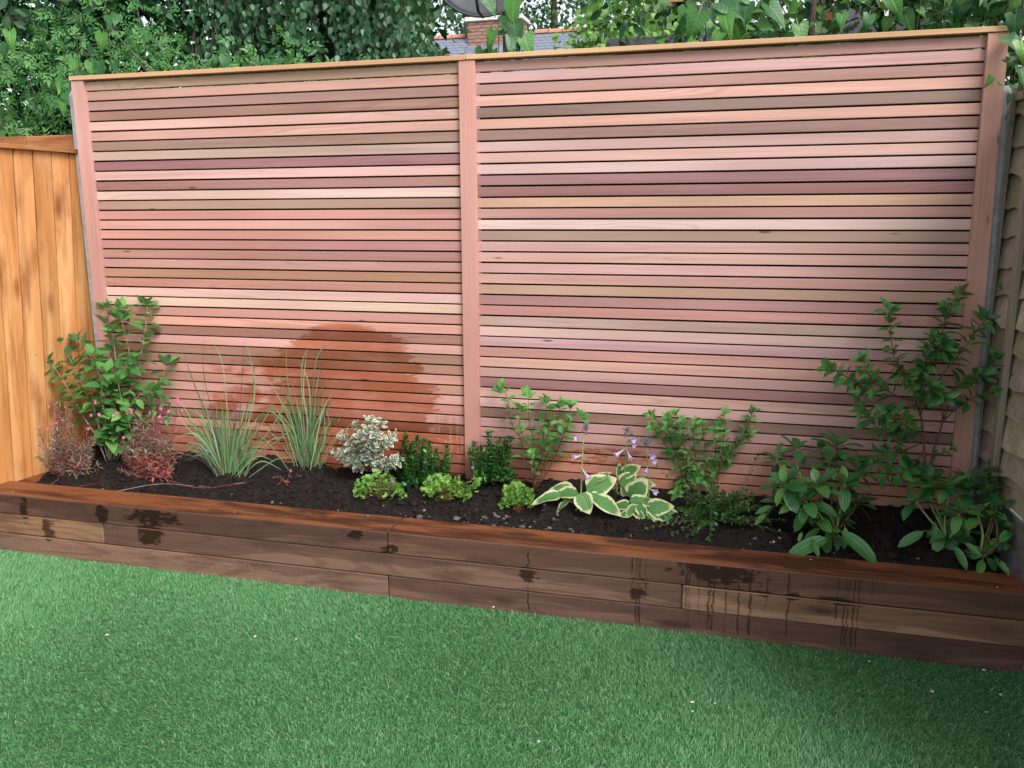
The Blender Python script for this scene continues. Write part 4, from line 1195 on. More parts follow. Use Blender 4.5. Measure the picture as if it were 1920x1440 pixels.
# small red seedling
rng = np.random.default_rng(47)
b = S(540, 905); b[2] = float(soil_h(b[0:1], b[1:2])[0])
pl = empty('red_seedling', b, 'small trailing seedling with pink red leaves on bare soil', 'plant')
LP = []
for tx, ty in ((515, 900), (522, 912), (556, 898), (572, 897), (546, 888), (538, 912)):
    e = S(tx, ty); e[2] += 0.012
    P = cat_rom([b + [0, 0, -.005], (b + e) / 2 + [0, 0, 0.012], e], 4)
    tube_obj('stem', P, 0.0014, 0.0008, M['stem_plum'], pl, 4, b)
    LP += along(P, 0.008, 0.3, rng, 0.016, 60, 0.0, 'alt', 3)
z = [np.array(c) for c in zip(*LP)]
joined('leaves', pl, T_SM, z[0], z[1], z[2], z[3], M['l_red'], b, rng)
# fallen dry stem
b = S(215, 925); e = S(460, 908)
P = cat_rom([S(215, 925) + [0, 0, .008], S(300, 912) + [0, 0, .012], S(380, 916) + [0, 0, .010], S(460, 908) + [0, 0, .008]], 6)
V, F = tube_vf(P, 0.0017, 0.0010, 5)
tag(link('dry_stem', pmesh('dry_stem', V, F, M['stem_grey'], True)), 'long thin dry stem lying on the soil by the sleeper edge', 'stem')

# --- white variegated shrub
rng = np.random.default_rng(51)
st = []
for k in range(46):
    a = rng.uniform(-1.25, 1.25); L = rng.uniform(0.55, 1.0)
    tx = 690 + 78 * math.sin(a) * L * 1.0; ty = 872 - 88 * math.cos(a) * L + (18 if abs(a) > 0.9 else 0)
    st.append(([(690, 885), (690 + (tx - 690) * .4, 885 - (885 - ty) * .55), (tx, ty)], {'root': 0, 'y1': -0.12 + rng.uniform(-0.09, 0.08), 'y0': -0.13}))
shrub('variegated_shrub', 'rounded shrub with small white edged grey green leaves', 'shrub', (690, 886), st, T_RD, M['l_var'], M['stem_brown'], 0.035, 0.019, 53, 0.0018, 0.0007, 0.25, 62, 0.15, 2, limit=298, shrink=0.0, tipsize=0.8)

# --- two dark glossy upright shrubs
def dark_shrub(label, cx, base_py, tops, seed):
    rng = np.random.default_rng(seed)
    st = []
    for (tx, ty) in list(tops) + [(a_ + rng.normal(0, 6), c_ + abs(rng.normal(0, 14)) + 4) for a_, c_ in tops]:
        st.append(([(cx + (tx - cx) * .45, base_py + 2), (cx + (tx - cx) * .85, base_py - (base_py - ty) * .4), (tx, ty)], {'y1': 0.0 + rng.uniform(-0.14, -0.035), 'y0': rng.uniform(-0.17, -0.09), 'ground': 0, 'jit': 0.004}))
    return shrub('glossy_dark_shrub', label, 'shrub', (cx, base_py), st, T_SM, M['l_sar'], M['stem_green'], 0.033, 0.0055, seed + 1, 0.0016, 0.0008, 0.02, 52, 0.05, 5, mode='pair', group='dark glossy evergreen shrubs', joined_leaves=True, shrink=0.2)


rng = np.random.default_rng(60)
dark_shrub('larger dark glossy shrub beside the white variegated shrub', 795, 905, [(760, 815), (772, 835), (783, 822), (795, 826), (806, 832), (818, 845), (838, 842), (752, 850), (765, 850), (790, 845), (800, 850), (812, 860), (828, 865), (745, 880), (775, 870), (785, 880), (800, 885), (815, 880), (835, 875), (770, 895), (758, 870), (792, 862), (806, 868)], 61)
dark_shrub('smaller dark glossy shrub at the foot of the middle post', 918, 900, [(890, 832), (917, 812), (935, 828), (945, 838), (955, 822), (902, 840), (910, 850), (928, 845), (885, 860), (900, 870), (920, 865), (940, 860), (952, 860), (895, 885), (915, 880), (935, 885), (950, 880)], 65)

# --- lime geraniums
def geranium(label, cx, cy, w, h, n, seed, extra=()):
    rng = np.random.default_rng(seed)
    b = S(cx, cy); b[2] = float(soil_h(b[0:1], b[1:2])[0])
    pl = empty('lime_geranium', b, label, 'plant', 'low lime green leafy plants')
    V, F = [], []
    th = rng.uniform(0, 6.28, n); rr_ = np.sqrt(rng.uniform(0, 1, n))
    pos = np.stack([b[0] + np.cos(th) * rr_ * w, b[1] + np.sin(th) * rr_ * w * 0.55, b[2] + h * (0.25 + 0.75 * np.sqrt(np.clip(1 - rr_ ** 2, 0, 1))) * rng.uniform(0.35, 1.0, n)], 1)
    if len(extra):
        e = np.concatenate([W(a, c, y=b[1]) + rng.normal(0, .012, (14, 3)) for a, c in extra]); pos = np.concatenate([pos, e])
    n = len(pos)
    for i in range(0, n, 3):
        P = [b + [rng.normal(0, .01), rng.normal(0, .01), -.006], (b + pos[i]) / 2 + [0, 0, .012], pos[i]]
        v, f = tube_vf([p - b for p in cat_rom(P, 3)], 0.0011, 0.0007, 4, len(V)); V += v; F += f
    link('stalks', pmesh('stalks', V, F, M['stem_red'], True), pl)['kind'] = 'stuff'
    out = (pos - b) * [1, 1, .6]; out /= np.linalg.norm(out, axis=1, keepdims=True) + 1e-9
    joined('foliage', pl, T_LB, pos, out * 0.7 + rng.normal(0, .45, (n, 3)) + [0, -.25, .15], np.tile([0, -0.5, 0.9], (n, 1)) + rng.normal(0, .35, (n, 3)), rng.uniform(.016, .029, n), M['l_ger'], b, rng)
    return pl, b, rng


def dot_flower(pl, b, px_, py_, y, mat, sz, rng):
    q = W(px_, py_, y=y); m = 5
    d = np.array([[math.cos(a), -0.35, math.sin(a)] for a in np.linspace(0, 6.28, m + 1)[:-1]])
    tube_obj('flower_stalk', [q + [0.0, 0.01, -0.05], q + [0, .004, 0]], .0008, .0007, M['stem_green'], pl, 4, b)
    joined('flower', pl, T_RD, np.tile(q, (m, 1)), d, np.tile([0, -1, 0.3], (m, 1)), np.full(m, sz), mat, b, rng, None)


M['violet'] = leaf_material('violet_petal', G(.35, .10, .55), G(.50, .20, .66), None, 0.5, 0.3)
pl, b, rng = geranium('lime green lobed leaf plant in front of the white variegated shrub', 712, 932, 0.110, 0.112, 250, 71)
dot_flower(pl, b, 737, 901, b[1] - 0.02, M['violet'], 0.009, rng)
pl, b, rng = geranium('lime green lobed leaf plant in front of the larger dark shrub', 834, 938, 0.100, 0.105, 240, 73, [(880, 915), (890, 906), (872, 922)])
dot_flower(pl, b, 887, 876, b[1] + .05, M['violet'], 0.008, rng)
geranium('compact lime green lobed leaf plant left of the hostas', 971, 952, 0.068, 0.120, 220, 75)

# --- middle light green shrub with red stems
shrub('red_stemmed_shrub', 'open light green shrub on red brown stems beside the middle post', 'shrub', (1002, 914), [
    ([(990, 900), (983, 887), (978, 825), (965, 808), (956, 782), (950, 743), (942, 728)], {'ground': 1, 'y1': -.07, 'start': .35}),
    ([(1001, 914), (1010, 879), (1017, 829), (1023, 782), (1025, 758)], {'ground': 1, 'y1': -.05}),
    ([(1003, 914), (1023, 868), (1038, 808), (1046, 782), (1050, 765)], {'ground': 1, 'y1': -.09, 'start': .4}),
    ([(1005, 914), (1033, 872), (1055, 820), (1064, 797), (1070, 762)], {'ground': 1, 'y1': -.08, 'start': .4}),
    ([(1000, 914), (1001, 833), (993, 797), (990, 745)], {'ground': 1, 'y1': -.1, 'start': .35}),
    ([(1052, 826), (1066, 797), (1086, 782)], {'y0': -.1, 'y1': -.09, 'start': .2, 'r': .6}),
    ([(1002, 914), (1003, 880), (1000, 866), (996, 850)], {'ground': 1, 'y1': -.14, 'start': .4, 'size': .035}),
    ([(1012, 870), (1030, 800), (1032, 770)], {'y0': -.11, 'y1': -.12, 'r': .7, 'start': .3}),
    ([(985, 830), (975, 800), (975, 770)], {'y0': -.12, 'y1': -.13, 'r': .7, 'start': .3}),
], T_OV, M['l_hyd2'], M['stem_red'], 0.058, 0.036, 111, 0.0034, 0.0013, 0.3, 55, 0.12, 5, limit=290, tipsize=0.95)

# --- hostas with flower spikes
HZ = lambda a, c: (900 + a / 4.645, 700 + c / 4.645)
T_HO = [leaf_tpl(0.62, lambda t: math.sin(math.pi * t ** 0.62) ** 0.75, 9, 6, 0.30, c, 0.03, 0.0, i) for i, c in enumerate((0.12, 0.28, 0.42))]


def hosta(label, crown, leaves, seed, spikes):
    rng = np.random.default_rng(seed)
    b = S(*HZ(*crown)); b[2] = float(soil_h(b[0:1], b[1:2])[0])
    pl = empty('hosta', b, label, 'hosta', 'cream edged hostas')
    ms = leaf_meshes('leaf', T_HO, M['l_hos'])
    for (bx, by, tx, ty, wscale, face, dy0, dy1) in leaves:
        p0 = W(*HZ(bx, by), y=b[1] + dy0); p1 = W(*HZ(tx, ty), y=b[1] + dy1)
        for p in (p0, p1):
            p[2] = max(p[2], b[2] + 0.012)
        d = (p1 - p0) * 1.28; p0 = p0 - (p1 - p0) * 0.10; L = np.linalg.norm(d)
        nn = np.array({'v': (0.05, -0.9, 0.45), 'u': (0, -0.35, 0.95), 'l': (-0.5, -0.5, 0.7), 'r': (0.5, -0.55, 0.7)}[face], float) + rng.normal(0, .12, 3)
        # extend so the drooping tip still lands near the mark
        lf = bpy.data.objects.new('leaf', ms[int(rng.integers(0, 3))]); COL.objects.link(lf); lf.parent = pl
        R = frame(d[None], nn[None])[0]
        sx_ = L * wscale * 1.2
        lf.matrix_basis = Matrix([[R[i][0] * sx_, R[i][1] * L, R[i][2] * L * 0.8, p0[i] - b[i]] for i in range(3)] + [[0, 0, 0, 1]])
        tube_obj('leaf_stalk', cat_rom([b + np.array([rng.normal(0, .008), rng.normal(0, .006), -.01]), (b + p0) / 2 + [0, -.004, .01], p0 + d * 0.06], 3), 0.0026, 0.0018, M['stem_green'], pl, 5, b)
    for (pix, head, fl) in spikes:
        P = cat_rom([b + [0, 0, -.005]] + [W(*HZ(*q), y=b[1] + 0.01) for q in pix], 4)
        sp = tube_obj('flower_spike', P, 0.0040, 0.0026, M['stem_green'], pl, 6, b)
        top = W(*HZ(*head), y=b[1] + 0.01); m = 34
        hp = top + rng.normal(0, 1, (m, 3)) * [0.007, 0.007, 0.011]
        joined('bud_head', sp, T_RD, hp, (hp - top) * 40 + [0, 0, 0.7] + rng.normal(0, .2, (m, 3)), unit(rng, m), rng.uniform(.010, .017, m), M['lilacbud'], b, rng)
        for (ax, ay, fx, fy) in fl:      # bell flower hanging from (ax, ay) towards (fx, fy)
            a = W(*HZ(ax, ay), y=b[1] + 0.008); e = W(*HZ(fx, fy), y=b[1] - 0.02)
            ax_ = (e - a) / (np.linalg.norm(e - a) + 1e-9); L = np.linalg.norm(e - a)
            s1 = np.cross(ax_, [0.1, 1, 0.2]); s1 /= np.linalg.norm(s1); s2 = np.cross(ax_, s1)
            V, F = [], []; prof = [(0, .001), (.25, .0022), (.55, .0046), (.8, .0075), (1.0, .012)]
            k = 10
            for i, (t, r_) in enumerate(prof):
                for j in range(k):
                    rr2 = r_ * (1.25 if (j % 2 and i == 4) else (0.9 if i == 4 else 1))
                    tt = t + (0.10 if (j % 2 and i == 4) else 0)
                    V.append(a - b + ax_ * L * tt + (s1 * math.cos(2 * math.pi * j / k) + s2 * math.sin(2 * math.pi * j / k)) * rr2)
            for i in range(4):
                for j in range(k): F.append((i * k + j, i * k + (j + 1) % k, (i + 1) * k + (j + 1) % k, (i + 1) * k + j))
            me = pmesh('bell_flower', V, F, M['lilac'], True)
            link('bell_flower', me, sp)
    return pl


hosta('left hosta with cream edged leaves and one tall lilac flower spike', (850, 1195), [
    (690, 1065, 485, 1092, 0.75, 'u', -.02, -.06), (840, 1050, 630, 1035, 0.95, 'u', .0, -.02), (800, 1010, 640, 968, 0.9, 'u', .06, .05), (880, 1055, 945, 1205, 1.15, 'v', -.03, -.06), (950, 1020, 1135, 920, 1.1, 'v', .03, .04),
    (1010, 1090, 1205, 1235, 0.75, 'u', -.02, -.05), (760, 1120, 668, 1178, 0.8, 'l', -.03, -.06), (960, 1060, 1110, 1140, 0.8, 'r', .0, -.01), (1000, 940, 1120, 865, 0.8, 'u', .06, .07), (905, 1130, 880, 1215, .7, 'v', -.04, -.06), (790, 1090, 700, 1060, .8, 'l', .03, .02)], 81,
      [([(878, 1060), (888, 800), (900, 560)], (915, 490), [(895, 600), (850, 570)] and [(895, 600, 845, 565), (890, 715, 815, 735), (882, 820, 945, 915)])])
hosta('back hosta with upright yellow green leaves and a lilac flower spike', (1225, 1075), [
    (1245, 880, 1365, 815, 0.9, 'v', .01, .0), (1225, 900, 1215, 800, .8, 'v', .02, .02), (1235, 965, 1345, 880, 1.1, 'v', -.01, .0), (1320, 1075, 1430, 960, 1.3, 'v', -.03, -.03), (1265, 1090, 1235, 1000, .9, 'l', -.02, -.02), (1335, 965, 1500, 950, 0.8, 'u', .01, .0), (1165, 1040, 1140, 915, 0.8, 'v', .02, .03), (1180, 1030, 1080, 1000, .8, 'l', .02, .02)], 83,
      [([(1252, 985), (1268, 760), (1282, 575)], (1295, 525), [(1285, 580, 1345, 625), (1270, 650, 1185, 715), (1275, 660, 1310, 745), (1290, 560, 1340, 580)])])
hosta('right hosta with broad cream edged leaves spreading to the sleeper', (1400, 1215), [
    (1300, 1150, 1138, 1155, 0.75, 'u', -.01, -.02), (1345, 1160, 1285, 1285, 0.9, 'v', -.03, -.06), (1385, 1150, 1440, 1255, 0.95, 'v', -.04, -.06), (1320, 1110, 1520, 1105, 0.7, 'u', .0, .0), (1470, 1180, 1640, 1150, 1.0, 'v', -.01, -.02), (1520, 1205, 1755, 1345, 0.9, 'u', -.01, -.04),
    (1375, 1260, 1500, 1340, 0.95, 'u', -.04, -.07), (1300, 1255, 1225, 1315, 0.9, 'v', -.04, -.06), (1260, 1200, 1205, 1240, 0.9, 'l', -.02, -.03), (1440, 1120, 1600, 1130, .7, 'u', .03, .03), (1350, 1200, 1420, 1300, .8, 'v', -.04, -.07)], 85,
      [([(1470, 1060), (1462, 850), (1452, 665)], (1440, 620), [(1460, 700, 1505, 725), (1465, 740, 1520, 765), (1462, 810, 1440, 870), (1470, 1000, 1530, 1035)])])

# --- spring green shrub
shrub('spring_green_shrub', 'light green many stemmed shrub behind the tiny leaved shrub', 'shrub', (1315, 908), [
    ([(1290, 905), (1272, 870), (1267, 830), (1269, 775)], {'ground': 1, 'y1': -.04}),
    ([(1300, 906), (1289, 868), (1282, 820), (1278, 790)], {'ground': 1, 'y1': -.09}),
    ([(1285, 903), (1262, 840), (1240, 800), (1221, 778)], {'ground': 1, 'y1': -.06, 'start': .4}),
    ([(1285, 903), (1258, 850), (1235, 815), (1222, 800)], {'ground': 1, 'y1': -.08, 'start': .5}),
    ([(1320, 906), (1325, 864), (1321, 830), (1316, 797)], {'ground': 1, 'y1': -.05}),
    ([(1310, 906), (1303, 850), (1300, 815), (1303, 790)], {'ground': 1, 'y1': -.1}),
    ([(1330, 908), (1352, 865), (1357, 820), (1358, 777)], {'ground': 1, 'y1': -.05, 'start': .4}),
    ([(1330, 908), (1340, 870), (1342, 830), (1345, 800)], {'ground': 1, 'y1': -.09, 'start': .4}),
    ([(1335, 908), (1365, 852), (1395, 813), (1412, 772)], {'ground': 1, 'y1': -.05, 'start': .45}),
    ([(1335, 908), (1362, 858), (1385, 830), (1408, 812)], {'ground': 1, 'y1': -.08, 'start': .5}),
    ([(1280, 905), (1278, 890), (1270, 915), (1266, 925)], {'ground': 1, 'y1': -.18, 'start': .3, 'size': .045, 'spacing': .02}),
    ([(1300, 906), (1280, 850), (1256, 815), (1250, 785)], {'ground': 1, 'y1': -.1, 'start': .4}),
], T_LA, M['l_spi'], M['stem_red'], 0.052, 0.024, 121, 0.0028, 0.001, 0.32, 52, 0.1, 5, limit=295)

# --- tiny leaved shrub
rng = np.random.default_rng(130)
st = []
for k in range(95):
    a = rng.uniform(-1.5, 1.5); L = rng.uniform(0.35, 1.0)
    tx = 1342 + 95 * math.sin(a) * L; ty = 965 - 75 * math.cos(a) * L + 40 * abs(math.sin(a)) * L * rng.uniform(0, 1)
    st.append(([(1342 + 14 * math.sin(a), 978), (1342 + (tx - 1342) * .5, 975 - (975 - ty) * .6), (tx, ty)], {'y1': rng.uniform(-.30, -.09), 'y0': -.24, 'jit': .012}))
for tx, ty, yy in ((1420, 856, -.1), (1234, 874, -.12), (1262, 1000, -.36), (1290, 1005, -.38), (1468, 975, -.3), (1245, 970, -.3), (1470, 1000, -.33), (1330, 1010, -.37), (1300, 1000, -.36), (1215, 990, -.37)):
    st.append(([(1342, 975), (1342 + (tx - 1342) * .5, 972 + (ty - 972) * .35), (tx, ty)], {'y1': yy, 'y0': -.24, 'spacing': .010}))
shrub('tiny_leaved_shrub', 'sprawling dark shrub with tiny leaves between the hostas and the veined evergreen', 'shrub', (1342, 980), st, T_RD, M['l_cot'], M['stem_brown'], 0.0205, 0.0044, 131, 0.0013, 0.0006, 0.15, 60, 0.05, 3, mode='alt', joined_leaves=True)

# --- veined evergreens
def rosette_shrub(label, base_px, stems, seed, size, extra=()):
    rng = np.random.default_rng(seed)
    b = S(*base_px); b[2] = float(soil_h(b[0:1], b[1:2])[0])
    pl = empty('veined_evergreen', b, label, 'shrub', 'glossy evergreens with deeply veined leaves')
    P_, D_, N_, S_ = [], [], [], []
    for pix, y0, y1, nl, along_n, ground in stems:
        P = spts(pix, y0, y1, 4)
        if ground: q = S(*pix[0]); P[0] = np.array([q[0], q[1], float(soil_h(q[0:1], q[1:2])[0]) - 0.015])
        tube_obj('stem', P, 0.0045, 0.0028, M['stem_green'] if rng.random() < .6 else M['stem_brown'], pl, 6, b)
        t = P[-1] - P[-2]; t /= np.linalg.norm(t)
        t = t * 0.6 + np.array([0, -0.12, 0.8]); t /= np.linalg.norm(t)
        a = np.cross(t, [0, 1, 0.1]); a /= np.linalg.norm(a); bb = np.cross(t, a); az = rng.uniform(0, 6.28)
        nl = int(nl * 1.35)
        for k in range(nl):
            al = math.radians(25 + 85 * (k / max(nl - 1, 1)) + rng.normal(0, 8)); az += 2.4
            rad = math.cos(az) * a + math.sin(az) * bb
            d = math.cos(al) * t + math.sin(al) * rad
            P_.append(P[-1] - t * 0.010 * k / nl); D_.append(d); N_.append(t * math.sin(al) - rad * math.cos(al) + np.array([0, -.15, .15])); S_.append(size * rng.uniform(0.75, 1.15) * (0.75 if k < 2 else 1))
        for q in along(P, 0.035, 0.3, rng, size * 0.95, 75, 0.35, 'pair', 0)[:2 + 2 * along_n]:
            P_.append(q[0]); D_.append(q[1]); N_.append(q[2]); S_.append(q[3])
    for (ax, ay, tx, ty, y0, y1) in extra:
        p0 = W(ax, ay, y=y0); p1 = W(tx, ty, y=y1)
        P_.append(p0); D_.append(p1 - p0); N_.append(np.array([0, -.6, .7])); S_.append(np.linalg.norm(p1 - p0))
    n_ex = len(extra)
    P_, D_, N_, S_ = map(np.array, (P_, D_, N_, S_))
    D_ = D_ / np.linalg.norm(D_, axis=1, keepdims=True)
    tipy = P_[:, 1] + D_[:, 1] * S_
    bad = tipy > -0.015; D_[bad, 1] -= (tipy[bad] + .015) / S_[bad] * 1.1
    tx_ = P_[:, 0] + D_[:, 0] * S_; bad = tx_ > 2.09; D_[bad, 0] -= (tx_[bad] - 2.09) / S_[bad] * 1.1
    tz = P_[:, 2] + D_[:, 2] * S_; lo = 0.265; bad = tz < lo; D_[bad, 2] += (lo - tz[bad]) / S_[bad]
    k_ = len(P_) - n_ex
    place_leaves('leaf', pl, leaf_meshes('leaf', T_EL, M['l_dav']), P_[:k_], D_[:k_], N_[:k_], S_[:k_], b, rng)
    place_leaves('leaf', pl, leaf_meshes('leaf', T_EN, M['l_dav']), P_[k_:], D_[k_:], N_[k_:], S_[k_:], b, rng)
    return pl, b, rng


Z8 = lambda a, c: (1200 + a / 4.174, 720 + c / 4.174)
Z2_ = lambda a, c: (1620 + a / 4.5, 780 + c / 4.5)
rosette_shrub('bushy evergreen with large veined leaves behind the pinkish stone', (1556, 1012), [
    ([Z8(1520, 1245), Z8(1510, 1080), Z8(1440, 950), Z8(1385, 800)], -.34, -.30, 8, 1, True),
    ([Z8(1500, 1180), Z8(1560, 870), Z8(1530, 700), Z8(1545, 490)], -.28, -.12, 9, 1, True),
    ([Z8(1480, 1180), Z8(1330, 960), Z8(1200, 850), Z8(1130, 790)], -.28, -.30, 10, 1, True),
    ([Z8(1480, 1180), Z8(1330, 900), Z8(1230, 640), Z8(1228, 510)], -.26, -.10, 8, 0, True),
    ([Z8(1470, 1180), Z8(1250, 850), Z8(1120, 680), Z8(1075, 600)], -.26, -.14, 8, 1, True),
    ([Z8(1490, 1180), Z8(1500, 850), Z8(1490, 700), Z8(1480, 620)], -.27, -.17, 9, 1, True),
    ([Z8(1520, 1200), Z8(1570, 980), Z8(1600, 850), Z8(1600, 780)], -.30, -.26, 8, 1, True),
    ([Z8(1520, 1200), Z8(1600, 950), Z8(1640, 800), Z8(1700, 680)], -.28, -.16, 9, 1, True),
    ([Z8(1480, 1190), Z8(1420, 1040), Z8(1330, 960), Z8(1300, 920)], -.30, -.33, 7, 0, True),
    ([Z8(1470, 1190), Z8(1300, 1000), Z8(1150, 950), Z8(1080, 920)], -.28, -.22, 7, 0, True),
    ([Z8(1520, 1190), Z8(1620, 1050), Z8(1680, 980), Z8(1700, 930)], -.28, -.22, 7, 0, True),
], 141, 0.098, [(*Z8(1510, 1190), *Z8(1150, 1325), -.34, -.42), (*Z8(1540, 1130), *Z8(1870, 1370), -.33, -.43), (*Z8(1340, 1200), *Z8(1400, 1335), -.36, -.42), (*Z8(1600, 1100), *Z8(1620, 1275), -.33, -.36), (*Z8(1340, 930), *Z8(1190, 1160), -.34, -.36), (*Z8(1270, 1150), *Z8(1240, 1230), -.35, -.38), (*Z8(1000, 1000), *Z8(895, 1100), -.27, -.3), (*Z8(1050, 950), *Z8(900, 1010), -.28, -.3)])
rosette_shrub('evergreen with large veined leaves in the right corner by the lap panels', (1785, 1010), [
    ([Z2_(690, 1020), Z2_(640, 900), Z2_(570, 760), Z2_(555, 560)], -.30, -.20, 9, 1, True),
    ([Z2_(690, 1030), Z2_(680, 900), Z2_(700, 760), Z2_(720, 600)], -.31, -.24, 9, 1, True),
    ([Z2_(980, 1205), Z2_(1110, 1100), Z2_(1120, 930), Z2_(1075, 790)], -.39, -.30, 8, 1, True),
    ([Z2_(1000, 1150), Z2_(1090, 900), Z2_(1060, 740), Z2_(1055, 640)], -.34, -.24, 9, 1, True),
    ([Z2_(700, 1030), Z2_(780, 860), Z2_(850, 700), Z2_(880, 560)], -.31, -.20, 9, 1, True),
    ([Z2_(720, 1030), Z2_(850, 850), Z2_(960, 700), Z2_(990, 570)], -.31, -.18, 8, 0, True),
    ([Z2_(980, 1150), Z2_(1100, 800), Z2_(1130, 600), Z2_(1130, 510)], -.30, -.16, 8, 0, True),
    ([Z2_(690, 1030), Z2_(560, 880), Z2_(480, 780), Z2_(440, 720)], -.31, -.26, 8, 0, True),
    ([Z2_(690, 1030), Z2_(620, 800), Z2_(520, 640), Z2_(470, 500)], -.28, -.14, 7, 0, True),
    ([Z2_(720, 1040), Z2_(760, 960), Z2_(790, 880), Z2_(800, 820)], -.33, -.32, 8, 0, True),
    ([Z2_(980, 1170), Z2_(1000, 1000), Z2_(980, 900), Z2_(960, 830)], -.35, -.32, 8, 0, True),
    ([Z2_(1000, 1190), Z2_(1160, 1060), Z2_(1220, 1000), Z2_(1260, 960)], -.38, -.34, 6, 0, True),
], 143, 0.088, [(*Z2_(1090, 1190), *Z2_(1245, 1310), -.40, -.46), (*Z2_(750, 1080), *Z2_(880, 1275), -.37, -.44), (*Z2_(1210, 1070), *Z2_(1360, 1110), -.38, -.42), (*Z2_(530, 960), *Z2_(285, 1095), -.32, -.36), (*Z2_(600, 880), *Z2_(590, 1030), -.33, -.37), (*Z2_(830, 1060), *Z2_(1000, 1165), -.36, -.40)])

# --- tall laurustinus
T = lambda a, c: (1520 + a / 4.8, 520 + c / 4.8)
shrub('tall_evergreen_shrub', 'tall branching evergreen shrub with small pointed leaves in front of the right post', 'shrub', (1740, 900), [
    ([(1738, 905), (1733, 850), (1729, 791), (1718, 755), (1714, 728)], {'ground': 1, 'y0': -.10, 'y1': -.11, 'r': 1.7, 'leaves': 0}),
    ([(1740, 905), (1752, 840), (1768, 785), (1758, 730), (1757, 712)], {'ground': 1, 'y0': -.10, 'y1': -.10, 'r': 1.7, 'leaves': 0}),
    ([(1714, 728), (1687, 695), (1675, 664), (1668, 603), (1666, 584)], {'y0': -.11, 'y1': -.10, 'start': .2, 'tip': 5}),
    ([(1714, 728), (1728, 703), (1737, 670), (1749, 637)], {'y0': -.11, 'y1': -.13}),
    ([(1757, 720), (1776, 691), (1816, 643), (1832, 618), (1848, 600)], {'y0': -.10, 'y1': -.12, 'start': .3}),
    ([(1750, 705), (1762, 640), (1774, 597), (1785, 575), (1798, 553)], {'y0': -.11, 'y1': -.08, 'start': .15}),
    ([(1716, 750), (1687, 745), (1645, 720), (1632, 705), (1618, 680)], {'y0': -.11, 'y1': -.14, 'start': .3}),
    ([(1645, 720), (1620, 712), (1601, 714), (1572, 697), (1556, 692)], {'y0': -.14, 'y1': -.15, 'start': .15}),
    ([(1768, 790), (1789, 735), (1816, 707), (1836, 702)], {'y0': -.10, 'y1': -.17, 'start': .3}),
    ([(1768, 790), (1799, 762), (1845, 737), (1874, 728), (1895, 714)], {'y0': -.11, 'y1': -.16, 'start': .4}),
    ([(1845, 737), (1858, 700), (1866, 672)], {'y0': -.14, 'y1': -.15, 'start': .3}),
    ([(1730, 800), (1690, 815), (1650, 805), (1622, 775)], {'y0': -.11, 'y1': -.16, 'start': .2}),
    ([(1732, 830), (1690, 845), (1655, 850), (1625, 862)], {'y0': -.11, 'y1': -.18, 'start': .25}),
    ([(1725, 780), (1740, 745), (1755, 735), (1770, 745)], {'y0': -.11, 'y1': -.20, 'start': .2, 'spacing': .02}),
    ([(1722, 770), (1735, 740), (1745, 725)], {'y0': -.12, 'y1': -.18, 'start': .2, 'spacing': .02}),
    ([(1732, 820), (1700, 800), (1680, 775), (1665, 772)], {'y0': -.11, 'y1': -.19, 'start': .2}),
    ([(1733, 840), (1715, 870), (1690, 885), (1660, 890)], {'y0': -.11, 'y1': -.2, 'start': .2}),
    ([(1735, 850), (1765, 850), (1785, 840)], {'y0': -.11, 'y1': -.18, 'start': .3, 'size': .03}),
    ([(1645, 722), (1630, 728), (1612, 735)], {'y0': -.14, 'y1': -.17, 'start': .3}),
    ([(1680, 670), (1700, 700), (1712, 720)], {'y0': -.12, 'y1': -.15, 'start': .1}),
    ([(1740, 690), (1752, 665), (1770, 655)], {'y0': -.12, 'y1': -.16, 'start': .1}),
], T_LA, M['l_tin'], M['stem_brown'], 0.066, 0.018, 151, 0.0034, 0.0012, 0.12, 58, 0.1, 6, limit=298, shrink=0.05, tipsize=0.95)
# weed growing up beside the lap panels
shrub('climbing_weed', 'narrow green weed climbing beside the lap panel fence', 'plant', (1872, 905), [
    ([(1868, 905), (1872, 870), (1880, 850), (1893, 820)], {'ground': 1, 'y0': -.12, 'y1': -.10}),
    ([(1868, 905), (1862, 880), (1866, 850)], {'ground': 1, 'y0': -.12, 'y1': -.13}),
    ([(1872, 760), (1873, 745), (1874, 730)], {'y0': -.12, 'y1': -.12, 'size': .03}),
], T_LA, M['l_spi'], M['stem_green'], 0.036, 0.02, 161, 0.0015, 0.0008, 0.2, 55, 0.1, 3)

